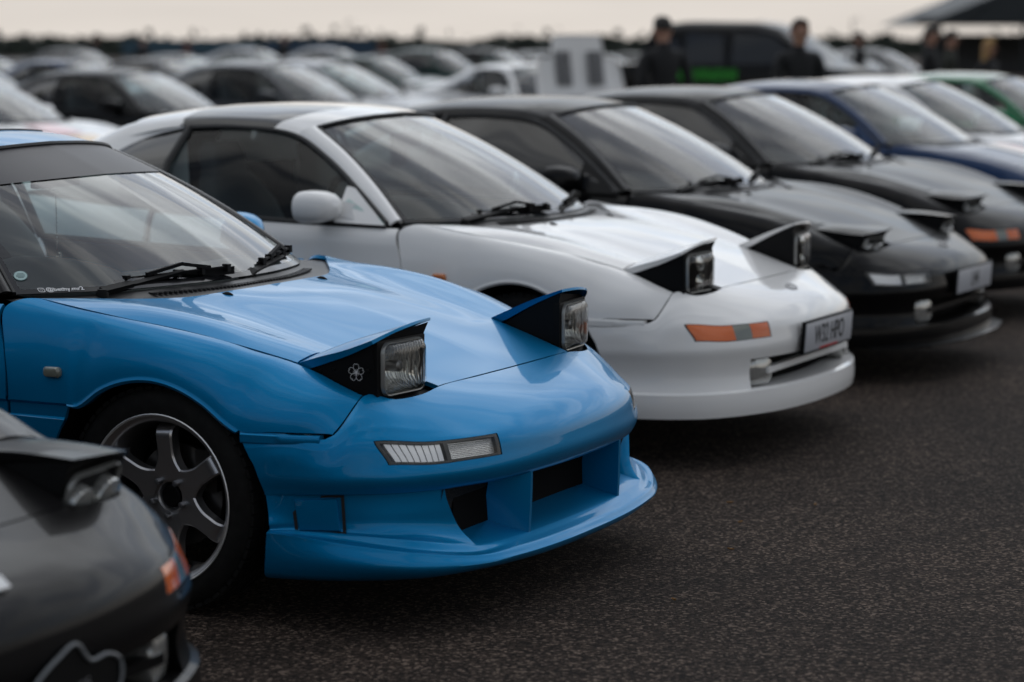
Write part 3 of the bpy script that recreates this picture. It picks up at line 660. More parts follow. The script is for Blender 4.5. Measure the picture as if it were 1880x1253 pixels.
def door_mesh(s):
    V, _, _ = grid(DR, 6, 8); m = MB(); m.grid(flipy(V, s))
    lo = [[(-.472, .842, .515), (-1.0, .846, .515), (-1.64, .848, .515)], [(-.472, .838, .40), (-1.0, .842, .40), (-1.62, .845, .40)], [(-.472, .805, .27), (-1.0, .808, .27), (-1.58, .81, .27)]]
    L, _, _ = grid(lo, 5, 8); m.grid(flipy(L, s))
    st = np.array([[(-.472, .845, .557), (-1.64, .850, .557)], [(-.472, .836, .55), (-1.64, .84, .55)], [(-.472, .836, .52), (-1.64, .84, .52)], [(-.472, .842, .515), (-1.64, .848, .515)]]); m.grid(flipy(st, s))
    return m.mesh('door', [PAINT], outward=CEN, flange=.012, gap=.0025)
def sill_mesh(s):
    g = [[(-.40, .80, .262), (-1.0, .806, .266), (-1.95, .81, .266)], [(-.40, .805, .22), (-1.0, .81, .22), (-1.95, .815, .22)], [(-.40, .77, .165), (-1.0, .775, .165), (-1.95, .78, .165)]]
    V, _, _ = grid(g, 4, 6); m = MB(); m.grid(flipy(V, s)); return m.mesh('sill', [PAINT], outward=CEN, flange=.02)
def mirror_mesh(s):
    m = MB(); n = 20; V = np.zeros((9, n, 3))
    for i, (x, k) in enumerate(((-.885, .0), (-.89, .82), (-.885, .97), (-.868, 1.0), (-.84, .97), (-.81, .86), (-.785, .64), (-.77, .34), (-.765, .02))):
        for j in range(n):
            t = 2 * math.pi * j / n; cx, cz = math.cos(t), math.sin(t)
            cx = math.copysign(abs(cx) ** .7, cx); cz = math.copysign(abs(cz) ** .75, cz)
            V[i, j] = (x + .03 - .02 * cx * k, .872 + .09 * cx * k, .886 + .062 * cz * k)
    m.grid(flipy(V, s), wrap=True)
    A = np.array([[(-.86, .80, .850), (-.77, .80, .850), (-.70, .80, .835), (-.80, .79, .828)], [(-.85, .80, .91), (-.78, .80, .91), (-.71, .75, .89), (-.78, .74, .90)]]); m.grid(flipy(A, s), wrap=True)
    sail = [(-.575, .79, .82), (-.78, .802, .826), (-.78, .705, .955), (-.75, .695, .948)]
    m.prism([(x, y * s, z) for x, y, z in sail], (0, .012 * s, 0), (0, -.012 * s, 0))
    return m.mesh('door_mirror', [PAINT], recalc=True)
def quarter_mesh(s):
    g = [[(-1.63, .800, .846), (-1.9, .80, .862), (-2.15, .79, .885), (-2.4, .785, .89), (-2.7, .77, .89), (-3.0, .72, .88), (-3.18, .62, .865)],
         [(-1.63, .826, .80), (-1.9, .83, .81), (-2.15, .835, .82), (-2.4, .84, .825), (-2.7, .825, .82), (-3.0, .77, .81), (-3.2, .64, .80)],
         [(-1.64, .846, .68), (-1.9, .847, .68), (-2.15, .847, .70), (-2.4, .847, .715), (-2.65, .845, .70), (-3.0, .80, .68), (-3.22, .66, .66)],
         [(-1.66, .850, .55), (-1.9, .850, .55), (-2.17, .848, .60), (-2.4, .848, .655), (-2.63, .848, .60), (-3.02, .80, .52), (-3.25, .66, .50)],
         [(-1.66, .845, .40), (-1.9, .845, .40), (-2.06, .848, .44), (-2.4, .846, .645), (-2.74, .848, .44), (-3.02, .79, .38), (-3.24, .65, .36)],
         [(-1.66, .812, .27), (-1.9, .812, .27), (-2.05, .815, .27), (-2.4, .815, .64), (-2.75, .815, .27), (-3.0, .76, .24), (-3.2, .62, .24)]]
    V, _, _ = grid(g, 5, 6); m = MB(); m.grid(flipy(V, s)); return m.mesh('rear_quarter', [PAINT], outward=(-2.4, 0, .5), flange=.02)
def buttress_mesh(s):
    g = [[(-1.64, .525, 1.190), (-1.93, .46, 1.172), (-2.15, .46, 1.095), (-2.5, .47, .985), (-2.85, .52, .90)],
         [(-1.64, .545, 1.175), (-1.93, .51, 1.14), (-2.15, .60, 1.03), (-2.5, .66, .94), (-2.85, .66, .895)],
         [(-1.63, .553, 1.158), (-1.88, .556, 1.09), (-2.15, .705, .925), (-2.5, .77, .892), (-2.85, .75, .884)]]
    V, _, _ = grid(g, 6, 6); m = MB(); m.grid(flipy(V, s))
    W = np.stack([V[0], V[0] * np.array([1, 1, 0]) + np.array([0, -.02, .90])]); m.grid(flipy(W, s)); return m.mesh('buttress', [PAINT], outward=(-2.2, 0, .6))
def deck_mesh():
    g = [[(-1.99, 0, .965), (-1.99, .25, .96), (-1.99, .47, .95)], [(-2.4, 0, .955), (-2.4, .25, .95), (-2.4, .49, .93)], [(-2.85, 0, .93), (-2.85, .3, .925), (-2.85, .55, .90)], [(-3.2, 0, .905), (-3.2, .35, .895), (-3.18, .62, .867)]]
    V, _, _ = grid(g, 6, 6); m = MB(); both(m, V)
    for k in range(9): m.box((-2.08 - k * .06, 0, .972 - k * .003), (.035, .62, .006), 1)
    return m.mesh('engine_cover', [PAINT, M_BLACK], outward=CEN)
def rear_mesh():
    g = [[(-3.2, 0, .905), (-3.2, .35, .895), (-3.18, .62, .867)], [(-3.27, 0, .80), (-3.26, .35, .80), (-3.2, .64, .80)], [(-3.29, 0, .60), (-3.28, .35, .60), (-3.23, .66, .58)], [(-3.3, 0, .45), (-3.29, .35, .45), (-3.25, .66, .42)], [(-3.26, 0, .25), (-3.25, .35, .25), (-3.2, .62, .24)]]
    V, _, _ = grid(g, 5, 6); m = MB(); both(m, V)
    return m.mesh('rear_bumper', [PAINT], outward=CEN)
def spoiler_mesh():
    m = MB(); pr = [(-3.02, .985), (-3.10, 1.0), (-3.24, 1.005), (-3.25, .995), (-3.1, .975)]
    V = np.array([[(x, y, z - .03 * (abs(y) / .66) ** 3) for x, z in pr] for y in (-.68, -.6, -.3, 0, .3, .6, .68)]); W, _, _ = grid(V, 4, 1); m.grid(W, wrap=True)
    for y in (-.6, .6): m.box((-3.14, y, .93), (.12, .03, .13))
    return m.mesh('rear_spoiler', [PAINT], recalc=True)
def rear_window_mesh():
    m = MB(); m.grid(np.array([[(-1.93, -.44, 1.165), (-1.93, .44, 1.165)], [(-2.0, -.46, .95), (-2.0, .46, .95)]])); return m.mesh('rear_window', [G_TINT])
def liner_mesh(s, x0):
    m = MB(); n = 28; V = np.zeros((3, n, 3))
    for k, (y, r) in enumerate(((.818, .362), (.60, .365), (.50, .365))):
        for j in range(n): t = R(-20 + 220 * j / (n - 1)); V[k, j] = (x0 + r * math.cos(t), s * y, .30 + r * math.sin(t))
    m.grid(V); m.poly([tuple(p) for p in V[2]]); return m.mesh('wheel_liner', [M_VOID])
def floor_mesh():
    m = MB()
    m.box((-1.3, 0, .18), (3.7, 1.02, .02)); m.box((-1.2, 0, .19), (1.5, 1.56, .02)); m.box((.72, 0, .30), (.02, 1.06, .26)); m.box((.0, 0, .40), (1.4, .96, .02)); m.box((-3.1, 0, .3), (.02, 1.3, .24))
    m.box((-.62, 0, .5), (.02, 1.55, .56)); m.box((-1.78, 0, .62), (.05, 1.5, .76)); return m.mesh('floor_pan', [M_VOID])
def dash_mesh():
    m = MB(); g = [[(-.38, -.60, .80), (-.30, 0, .812), (-.38, .60, .80)], [(-.55, -.68, .818), (-.5, 0, .825), (-.55, .68, .812)], [(-.70, -.68, .838), (-.66, 0, .825), (-.70, .68, .818)], [(-.80, -.68, .815), (-.76, 0, .79), (-.80, .68, .79)], [(-.80, -.68, .55), (-.74, 0, .5), (-.80, .68, .55)]]
    V, _, _ = grid(g, 5, 8); m.grid(V)
    # instrument binnacle over the right-hand steering wheel
    b = []
    for x, k in ((-.50, .0), (-.56, .8), (-.66, 1.), (-.79, 1.02), (-.80, .85)): b.append([(x, -.37 + .21 * math.cos(t), .81 + .085 * k * math.sin(t)) for t in np.linspace(0, math.pi, 12)])
    m.grid(np.array(b)); return m.mesh('dashboard', [M_DASH], recalc=False)
def seat_mesh():
    m = MB()
    def slab(prof, w, y0):
        V = np.zeros((len(prof), 16, 3))
        for i, (x, z, t, k) in enumerate(prof):
            for j in range(16):
                a = 2 * math.pi * j / 16; ca, sa = math.copysign(abs(math.cos(a)) ** .55, math.cos(a)), math.copysign(abs(math.sin(a)) ** .55, math.sin(a)); V[i, j] = (x + t * sa, y0 + w * k * ca, z)
        o = m.off(); m.grid(V, wrap=True); m.f.append(tuple(o + j for j in range(16))); m.m.append(0); e = o + (len(prof) - 1) * 16; m.f.append(tuple(e + j for j in range(16))[::-1]); m.m.append(0)
    slab([(-1.28, .38, .05, .9), (-1.32, .45, .07, 1), (-1.42, .68, .075, 1), (-1.50, .86, .065, .92), (-1.54, .94, .055, .72), (-1.56, .985, .05, .52), (-1.575, 1.06, .05, .5), (-1.58, 1.10, .035, .42)], .25, 0)
    m.box((-1.12, 0, .38), (.48, .48, .16)); return m.mesh('seat', [M_SEAT], recalc=True)
def steering_mesh():
    m = MB(); n = 36; V = np.zeros((10, n, 3)); tilt = R(24)
    for i in range(10):
        a = 2 * math.pi * i / 10
        for j in range(n):
            t = 2 * math.pi * j / n; r = .182 + .016 * math.cos(a); x = .016 * math.sin(a); y, z = r * math.cos(t), r * math.sin(t)
            V[i, j] = (x * math.cos(tilt) - z * math.sin(tilt), y, z * math.cos(tilt) + x * math.sin(tilt))
    V = np.concatenate([V, V[:1]]); m.grid(V, wrap=True)
    for t in (0, 180, 270): m.box((0 - .09 * math.sin(R(t)) * math.sin(tilt), .09 * math.cos(R(t)), .09 * math.sin(R(t)) * math.cos(tilt)), (.012, .19 if t != 270 else .05, .035 if t != 270 else .17))
    m.box((.0, 0, 0), (.04, .13, .11)); m.tube([(.02, 0, 0), (.2, 0, -.07)], .03, 8); return m.mesh('steering_wheel', [M_BLACK], recalc=True)

# ---- wheels
def tyre_mesh(ro=.302, w=.205, rr=.222):
    h = w / 2; pr = [(rr, -h + .01), (rr + .008, -h), (rr + .03, -h - .004), (ro - .025, -h - .002), (ro - .008, -h + .012), (ro - .001, -h + .028)]
    for g in (-.05, -.017, .017, .05): pr += [(ro, g - .006), (ro - .006, g - .005), (ro - .006, g + .005), (ro, g + .006)]
    pr += [(ro - .001, h - .028), (ro - .008, h - .012), (ro - .025, h + .002), (rr + .03, h + .004), (rr + .008, h), (rr, h - .01)]
    m = MB(); m.lathe(pr, 72)
    for k in range(60):      # shoulder tread blocks
        t = 2 * math.pi * k / 60; rot = Matrix.Rotation(-t, 3, 'Y')
        for sgn in (-1, 1): m.box(tuple(rot @ Vector((ro - .004, sgn * (h - .022), 0))), (.010, .030, .022), rot=rot)
    return m.mesh('tyre', [M_TYRE], recalc=True, weld=False)
def rim_mesh():
    """barrel and lip; outer face towards -y"""
    m = MB(); m.lathe([(.222, .10), (.205, .09), (.195, .04), (.197, -.035), (.203, -.06), (.206, -.078)], 72, 0)
    m.lathe([(.206, -.078), (.210, -.090), (.220, -.097), (.2245, -.1005)], 72, 0); m.lathe([(.2245, -.1005), (.226, -.1035), (.2285, -.1055), (.2305, -.104), (.2305, -.100)], 72, 1)
    return m.mesh('rim', [M_RIM, M_LIP])
def spoke_mesh(n=6):
    m = MB()
    for k in range(n):
        t = 2 * math.pi * k / n + R(90 + 3); c, sn = math.cos(t), math.sin(t)
        rows = [(.045, .052, -.056), (.068, .046, -.058), (.088, .0345, -.060), (.112, .0265, -.062), (.145, .0255, -.065), (.172, .0265, -.066), (.184, .028, -.060), (.195, .030, -.040), (.202, .031, -.022)]
        V = []
        for r, hw, y in rows:
            ring = [(-hw, y + .034), (-hw, y + .004), (-hw + .005, y), (hw - .005, y), (hw, y + .004), (hw, y + .034)]
            V.append([(r * c - a * sn, yy, r * sn + a * c) for a, yy in ring])
        W, _, _ = grid(V, 3, 1); m.grid(W)
    m.lathe([(.062, -.02), (.062, -.050), (.058, -.054), (.040, -.050), (.034, -.040), (.031, -.020), (.0, -.02)], 40)
    m.lathe([(.030, -.030), (.030, -.046), (.027, -.048), (.0, -.047)], 32, 1)
    return m.mesh('spokes', [M_RIM, M_BLACK], recalc=True, angle=22)
def nut_mesh():
    m = MB(); m.lathe([(.0, -.072), (.0065, -.072), (.0085, -.068), (.0085, -.045)], 12); m.lathe([(.0, -.070), (.0045, -.0705), (.0045, -.0735), (.0, -.0735)], 6); return m.mesh('wheel_nut', [M_ALU])
def disc_mesh():
    m = MB(); m.lathe([(.06, .0), (.065, -.005), (.138, -.005), (.138, .012), (.06, .012)], 48); m.box((.10, .0, .075), (.07, .05, .11)); return m.mesh('brake_disc', [M_DISC])

# ---- small parts
def repeater_mesh(s):
    m = MB(); pts = rounded(.050, .026, .010, 4); V = np.array([[(-.318 + a * k, s * (.8425 + d), .640 + b * k) for a, b in pts] for k, d in ((1.12, -.006), (1.12, .002), (1.0, .004), (.85, .009), (.5, .011))]); m.grid(V, wrap=True); m.poly(V[-1])
    return m.mesh('side_repeater', [M_GREYLENS], recalc=True)
def moulding_mesh(s):
    P = [(.270, .832, .505), (.385, .8155, .505), (.482, .7885, .505)]; Q = curve(P, 5); m = MB(); V = []
    for d, z in ((-.02, .0125), (.001, .0125), (.004, .009), (.004, -.010), (.001, -.0135), (-.02, -.0135)): V.append([(x, s * (y + d), zz + z - .001) for x, y, zz in Q])
    m.grid(np.array(V)); m.poly([v[-1] for v in V]); return m.mesh('side_moulding', [PAINT], recalc=True)
def nozzle_mesh():
    m = MB(); V = []
    for i in range(6):
        t = i / 5; x = .018 - .040 * t; r = .010 * math.sin(math.pi * (.12 + .80 * t)) ; V.append([(x, r * math.cos(a) * 1.05, max(0, r * math.sin(a) * 1.1)) for a in np.linspace(0, math.pi, 10)])
    m.grid(np.array(V)); return m.mesh('washer_nozzle', [M_BLACK], recalc=True)
def wiper_mesh(pv, elbow, tip, b0, b1):
    m = MB(); m.lathe([(.0, .022), (.014, .02), (.018, .010), (.020, -.02)], 14, axis='Z')
    for i in range(len(m.v)): m.v[i] = tuple(np.array(m.v[i]) + np.array(pv))
    def bar(a, b, w0, w1, h):
        a, b = Vector(a), Vector(b); d = (b - a).normalized(); sd = d.cross(Vector((0.35, 0, 1))).normalized(); up = sd.cross(d)
        o = m.off()
        for p, w in ((a, w0), (b, w1)):
            for u, v in ((-1, -1), (1, -1), (1, 1), (-1, 1)): m.v.append(tuple(p + sd * u * w / 2 + up * v * h / 2))
        for q in ((0, 1, 2, 3), (7, 6, 5, 4), (0, 4, 5, 1), (1, 5, 6, 2), (2, 6, 7, 3), (3, 7, 4, 0)): m.f.append(tuple(o + i for i in q)); m.m.append(0)
    pvu = tuple(np.array(pv) + np.array([0, 0, .014])); bar(pvu, elbow, .030, .024, .016); bar(elbow, tip, .020, .012, .010)
    return m.mesh('wiper_arm', [M_BLACK], recalc=True)
def blade_mesh(b0, tip, b1):
    m = MB(); a, b = Vector(b0), Vector(b1); d = (b - a).normalized()
    def seg(p, q, w, h, up): m.box(tuple((Vector(p) + Vector(q)) / 2 + Vector((.012, 0, .02)) * up), ((Vector(q) - Vector(p)).length, w, h), rot=(Vector(q) - Vector(p)).to_track_quat('X', 'Z').to_matrix())
    seg(a, b, .007, .022, .1); seg(a + d * .03, b - d * .03, .010, .006, .75)
    c = (a + b) / 2; seg(a + d * .10, c + Vector((.01, 0, .020)), .012, .010, 1.0); seg(c + Vector((.01, 0, .020)), b - d * .10, .012, .010, 1.0)
    for f in (.08, .3, .5, .7, .92): m.box(tuple(a.lerp(b, f) + Vector((.008, 0, .012))), (.02, .016, .022))
    return m.mesh('wiper_blade', [M_BLACK], recalc=True)
def text_mesh(name, txt, size, matl, extrude=.0008, align='CENTER', bold=0.0, warp=None, xs=1.0):
    """lettering turned into a mesh; warp maps (x, y, z) of the flat text onto a curved surface"""
    cu = bpy.data.curves.new(name, 'FONT'); cu.body = txt; cu.size = size; cu.extrude = extrude; cu.align_x = align; cu.align_y = 'CENTER'; cu.offset = bold
    o = bpy.data.objects.new(name, cu); C.objects.link(o); me = bpy.data.meshes.new_from_object(o.evaluated_get(bpy.context.evaluated_depsgraph_get())); bpy.data.objects.remove(o); bpy.data.curves.remove(cu)
    me.name = name; me.materials.clear(); me.materials.append(matl)
    for v in me.vertices:
        v.co.x *= xs
        if warp: v.co = warp(*v.co)
    return me
def text_obj(name, txt, size, parent, M, matl, extrude=.0008, align='CENTER', xs=1.0, bold=0.0):
    o = obj(name, text_mesh(name, txt, size, matl, extrude, align, bold, None, xs), parent); o.matrix_local = M; o['kind'] = 'stuff'; return o
def frame(o, ex, ey):
    """matrix with local x along ex, local y along ey, at o"""
    ex = Vector(ex).normalized(); ey = Vector(ey); ey = (ey - ex * ey.dot(ex)).normalized(); ez = ex.cross(ey)
    return Matrix(((ex.x, ey.x, ez.x, o[0]), (ex.y, ey.y, ez.y, o[1]), (ex.z, ey.z, ez.z, o[2]), (0, 0, 0, 1)))

def _imesh(nt, b):
    tc = nt.nodes.new('ShaderNodeTexCoord'); v = nt.nodes.new('ShaderNodeTexVoronoi'); v.feature = 'DISTANCE_TO_EDGE'; v.inputs['Scale'].default_value = 110; nt.links.new(tc.outputs['Object'], v.inputs[0])
    r = ramp(nt, v.outputs[0], [(.05, (.02, .02, .02)), (.12, (.001, .001, .001))]); nt.links.new(r.outputs[0], b.inputs['Base Color'])
M_MESH = mat('black_intake_mesh', (.005, .005, .005), .6, spec=.2, build=_imesh)
# ------------------------------------------------------------------ assembling a car
def coupe(label, pos, yaw, col, bumper='stock', lid=38, lamp='square', ind='amber', glass_side=None, ttop=False, detail=2, group=None, dz=0.0, rimcol=None, roof_paint=None, pillar_paint=None, name='parked_car', engine_open=False):
    car = thing(name, label, 'car', (pos[0], pos[1], 0), yaw, group)
    P = dict(paint=col); L = (0, 0, dz)
    def part(nm, key, fn, parent=car, loc=L, rot=(0, 0, 0), swap=None, pt=None):
        return obj(nm, cached(key, fn), parent, loc, rot, paint=pt or col, swap=swap)
    hood = part('hood', 'hood', hood_mesh)
    for s in (1, -1):
        f = part('fender', f'fender{s}', lambda: fender_mesh(s))
        if detail > 1: part('side_repeater', f'rep{s}', lambda: repeater_mesh(s), f, (0, 0, 0), swap={'grey_side_lamp_lens': M_AMBERREP} if ind == 'amber' else None)
        part('wheel_liner', f'liner{s}', lambda: liner_mesh(s, 0), loc=(0, 0, 0)); part('wheel_liner', f'linerr{s}', lambda: liner_mesh(s, -2.4), loc=(0, 0, 0))
        part('windscreen_pillar', f'pillar{s}', lambda: pillar_mesh(s), pt=pillar_paint)
        d = part('door', f'door{s}', lambda: door_mesh(s))
        part('door_mirror', f'mirror{s}', lambda: mirror_mesh(s))
        part('side_window', f'swin{s}', lambda: side_window_mesh(s), swap={'side_window_glass': glass_side} if glass_side else None)
        part('window_trim', f'trim{s}', lambda: window_trim_mesh(s))
        part('quarter_window', f'qwin{s}', lambda: quarter_window_mesh(s))
        part('rear_quarter', f'quarter{s}', lambda: quarter_mesh(s)); part('buttress', f'butt{s}', lambda: buttress_mesh(s)); part('sill', f'sill{s}', lambda: sill_mesh(s))
        part('roof_panel', f'roofp{s}', lambda: roof_mesh(s), pt=(P_TTOP if ttop else roof_paint))
        # pop-up lamp
        lo = part('pop_up_headlight', f'lid{s}', lambda: lid_mesh(s), loc=(PIV[0], s * PIV[1], PIV[2] + dz), rot=(0, -R(lid), 0))
        part('lamp_housing', f'hous{s}', lambda: housing_mesh(s), lo, (0, 0, 0))
        if detail > 1 or lid > 5:
            part('lamp_bezel', f'bez{s}', lambda: lens_mesh(s, 'bezel'), lo, (0, 0, 0))
            if lamp == 'square':
                part('lamp_reflector', f'refl{s}', lambda: lens_mesh(s, 'reflector'), lo, (0, 0, 0)); part('bulb_shield', f'bulb{s}', lambda: lens_mesh(s, 'bulb'), lo, (0, 0, 0))
            else:
                part('lamp_backplate', f'bplate{s}', lambda: lens_mesh(s, 'backplate'), lo, (0, 0, 0)); part('projector_lamp' if lamp == 'twin' else 'round_lamp', f'{lamp}{s}', lambda: lens_mesh(s, lamp), lo, (0, 0, 0))
            if lamp != 'twin_wide': part('lamp_lens', f'lens{s}', lambda: lens_mesh(s, 'lens'), lo, (0, 0, 0))
    bmp = part('bumper', 'bumper_' + bumper, aero_bumper if bumper == 'aero' else stock_bumper)
    if bumper == 'aero':
        part('intake_mesh', 'imesh', intake_mesh, bmp, (0, 0, 0))
        for s in (1, -1): part('duct_cover', f'dcov{s}', lambda: duct_cover_mesh(s), bmp, (0, 0, 0)); part('duct_gap', f'dgap{s}', lambda: duct_gap_mesh(s), bmp, (0, 0, 0))
    if bumper == 'stock': part('radiator_opening', 'radiator', lambda: radiator_mesh(), bmp, (0, 0, 0))
    for s in (1, -1):
        part('side_moulding', f'mould{s}', lambda: moulding_mesh(s), bmp, (0, 0, 0))
        h = part('indicator', f'indh{s}', lambda: indicator_mesh(s, 'housing'))
        if ind == 'clear':
            part('reflector_ribs', f'indr{s}', lambda: indicator_mesh(s, 'ribs'), h, (0, 0, 0)); part('reflector', f'indf{s}', lambda: indicator_mesh(s, 'reflector'), h, (0, 0, 0)); part('indicator_lens', f'indl{s}', lambda: indicator_mesh(s, 'lens'), h, (0, 0, 0))
        else:
            for k, nm in (('amber_in', 'amber_lens'), ('grey', 'side_lamp_lens'), ('amber_out', 'amber_lens')): part(nm, f'ind{k}{s}', lambda: indicator_mesh(s, k), h, (0, 0, 0))
        if bumper == 'stock': part('fog_lamp', f'fog{s}', lambda: fog_mesh(s), bmp, (0, 0, 0))
    part('cowl_panel', 'cowl', cowl_mesh); ws = part('windscreen', 'screen', screen_mesh); part('windscreen_seal', 'seal', seal_mesh, ws, (0, 0, 0))
    part('roof', 'roof0', lambda: roof_mesh(0), pt=roof_paint); part('rear_window', 'rwin', rear_window_mesh); part('floor_pan', 'floor', floor_mesh, loc=(0, 0, 0))
    part('engine_cover', 'deck', deck_mesh); part('rear_bumper', 'rear', rear_mesh); part('rear_spoiler', 'spoil', spoiler_mesh)
    dsh = part('dashboard', 'dash', dash_mesh)
    part('steering_wheel', 'steer', steering_mesh, dsh, (-.93, -.37, .80), (0, 0, 0))
    for y in (-.37, .37): part('seat', 'seat', seat_mesh, loc=(0, y, dz))
    part('rear_view_mirror', 'rvm', lambda: rvm_mesh())
    if detail > 1:
        for y in (-.26, .26): part('washer_nozzle', 'noz', nozzle_mesh, hood, (-.138, y, .8005))
        w = WIPERS
        for k, (pv, el, tip, b0, b1) in enumerate(w):
            a = part('wiper', f'wip{k}', lambda: wiper_mesh(pv, el, tip, b0, b1)); part('wiper_blade', f'wipb{k}', lambda: blade_mesh(b0, tip, b1), a, (0, 0, 0))
    for x, steer in ((0, 0), (-2.4, 0)):
        for s in (1, -1):
            w = obj('wheel', cached('tyre', tyre_mesh), car, (x, s * .708, .302), (0, 0, (math.pi if s > 0 else 0) + (R(-2.5) if x == 0 else 0)))
            sw = {'gunmetal_rim': rimcol} if rimcol else None
            obj('rim', cached('rim', rim_mesh), w, swap=sw); obj('brake_disc', cached('disc', disc_mesh), w)
            sp = obj('spokes', cached('spokes', spoke_mesh), w, swap=sw)
            if detail > 2:
                for k in range(5): t = 2 * math.pi * k / 5 + R(54); obj('wheel_nut', cached('nut', nut_mesh), w, (.050 * math.cos(t), 0, .050 * math.sin(t)))
    return car
M_AMBERREP = mat('amber_repeater', (.55, .14, .01), .2, coat=1.0)
P_TTOP = mat('dark_roof_glass', (.012, .013, .014), .12, spec=.5)
def radiator_mesh():
    m = MB(); m.grid(np.array([[(.745, -.56, .40), (.755, 0, .40), (.745, .56, .40)], [(.73, -.56, .24), (.74, 0, .24), (.73, .56, .24)]])); m.box((.80, 0, .318), (.03, .86, .022), 1); return m.mesh('radiator_opening', [M_VOID, PAINT])
def fog_mesh(s):
    m = MB(); pts = rounded(.135, .100, .034, 5)
    V = np.array([[(.782 + d - .34 * a, s * (.450 + a * .94), .315 + b * k) for a, b in [(p * k, q) for p, q in pts]] for k, d in ((1.0, -.07), (1.0, .0), (.93, .008), (.6, .014), (.25, .017))]); m.grid(V, wrap=True); m.poly(V[-1]); return m.mesh('fog_lamp', [M_FOG], recalc=True)
def _fog(nt, b):
    tc = nt.nodes.new('ShaderNodeTexCoord'); w = nt.nodes.new('ShaderNodeTexWave'); w.bands_direction = 'Y'; w.inputs['Scale'].default_value = 24; nt.links.new(tc.outputs['Object'], w.inputs[0]); bump(nt, b, w.outputs[0], .4, .003)
M_FOG = mat('fog_lamp_lens', (.42, .42, .40), .14, .6, coat=1.0, build=_fog)
def rvm_mesh():
    m = MB(); m.box((-.93, 0, 1.105), (.025, .22, .06)); m.tube([(-.93, 0, 1.13), (-.945, 0, 1.19)], .008, 6); return m.mesh('rear_view_mirror', [M_BLACK], bevel=.006)
WIPERS = [((-.375, -.53, .812), (-.345, -.43, .838), (-.292, -.25, .862), (-.390, -.455, .838), (-.250, -.055, .850)),
          ((-.262, .02, .808), (-.262, .075, .838), (-.318, .33, .858), (-.285, .13, .846), (-.385, .47, .862))]
# ------------------------------------------------------------------ the place
def _asphalt(nt, b):
    N, L = nt.nodes, nt.links
    tc = N.new('ShaderNodeTexCoord')
    v = N.new('ShaderNodeTexVoronoi'); v.inputs['Scale'].default_value = 120; L.new(tc.outputs['Object'], v.inputs[0])
    v2 = N.new('ShaderNodeTexVoronoi'); v2.inputs['Scale'].default_value = 270; L.new(tc.outputs['Object'], v2.inputs[0])
    big = add_noise(nt, .8, 5); mid = add_noise(nt, 7, 6)
    sep = N.new('ShaderNodeSeparateColor'); L.new(v.outputs['Color'], sep.inputs[0])
    r1 = ramp(nt, sep.outputs[0], [(.0, (.005, .0036, .0028)), (.50, (.026, .0190, .0148)), (.80, (.060, .0445, .0350)), (1, (.19, .148, .120))])
    r2 = ramp(nt, big.outputs[0], [(.3, (.62, .60, .60)), (.7, (1.2, 1.15, 1.12))])
    mu = N.new('ShaderNodeMix'); mu.data_type = 'RGBA'; mu.blend_type = 'MULTIPLY'; mu.inputs['Factor'].default_value = 1; L.new(r1.outputs[0], mu.inputs['A']); L.new(r2.outputs[0], mu.inputs['B'])
    r3 = ramp(nt, mid.outputs[0], [(.3, (.7, .7, .7)), (.7, (1.2, 1.2, 1.2))])
    mu2 = N.new('ShaderNodeMix'); mu2.data_type = 'RGBA'; mu2.blend_type = 'MULTIPLY'; mu2.inputs['Factor'].default_value = .8; L.new(mu.outputs['Result'], mu2.inputs['A']); L.new(r3.outputs[0], mu2.inputs['B'])
    # old tyre tracks: two dark sweeping arcs and a few oil drips
    last = mu2.outputs['Result']
    sp = N.new('ShaderNodeSeparateXYZ'); L.new(tc.outputs['Object'], sp.inputs[0])
    def mth(op, x, y=None):
        o = N.new('ShaderNodeMath'); o.operation = op
        for i, q in enumerate((x, y)):
            if q is None: continue
            if isinstance(q, (int, float)): o.inputs[i].default_value = q
            else: L.new(q, o.inputs[i])
        return o.outputs[0]
    for cx, cy, rad, wd, st in ((9.5, 3.0, 8.15, .11, .42), (9.5, 3.0, 6.70, .11, .36), (-6.0, 15.0, 10.6, .10, .25), (12.0, 9.0, 10.2, .13, .3)):
        d = mth('SQRT', mth('ADD', mth('POWER', mth('SUBTRACT', sp.outputs[0], cx), 2.0), mth('POWER', mth('SUBTRACT', sp.outputs[1], cy), 2.0)))
        e = mth('ABSOLUTE', mth('SUBTRACT', mth('ADD', d, mth('MULTIPLY', mth('SUBTRACT', mid.outputs[0], .5), .10)), rad))
        mr = N.new('ShaderNodeMapRange'); mr.interpolation_type = 'SMOOTHSTEP'; L.new(e, mr.inputs[0]); mr.inputs[1].default_value = 0; mr.inputs[2].default_value = wd; mr.inputs[3].default_value = st; mr.inputs[4].default_value = 0
        fac = mth('MULTIPLY', mr.outputs[0], mth('MULTIPLY', big.outputs[0], 1.6))
        mk = N.new('ShaderNodeMix'); mk.data_type = 'RGBA'; L.new(fac, mk.inputs['Factor']); L.new(last, mk.inputs['A']); mk.inputs['B'].default_value = (.004, .0036, .0034, 1); last = mk.outputs['Result']
    L.new(last, b.inputs['Base Color'])
    ad = N.new('ShaderNodeMath'); ad.operation = 'ADD'; L.new(v.outputs['Distance'], ad.inputs[0]); L.new(v2.outputs['Distance'], ad.inputs[1])
    inv = N.new('ShaderNodeMath'); inv.operation = 'MULTIPLY'; inv.inputs[1].default_value = -1; L.new(ad.outputs[0], inv.inputs[0])
    bump(nt, b, inv.outputs[0], .9, .004)
M_ASPHALT = mat('brown_grey_asphalt', (.04, .036, .034), .9, spec=.15, build=_asphalt)
g = MB(); ang = np.linspace(0, 2 * math.pi, 96, endpoint=False)
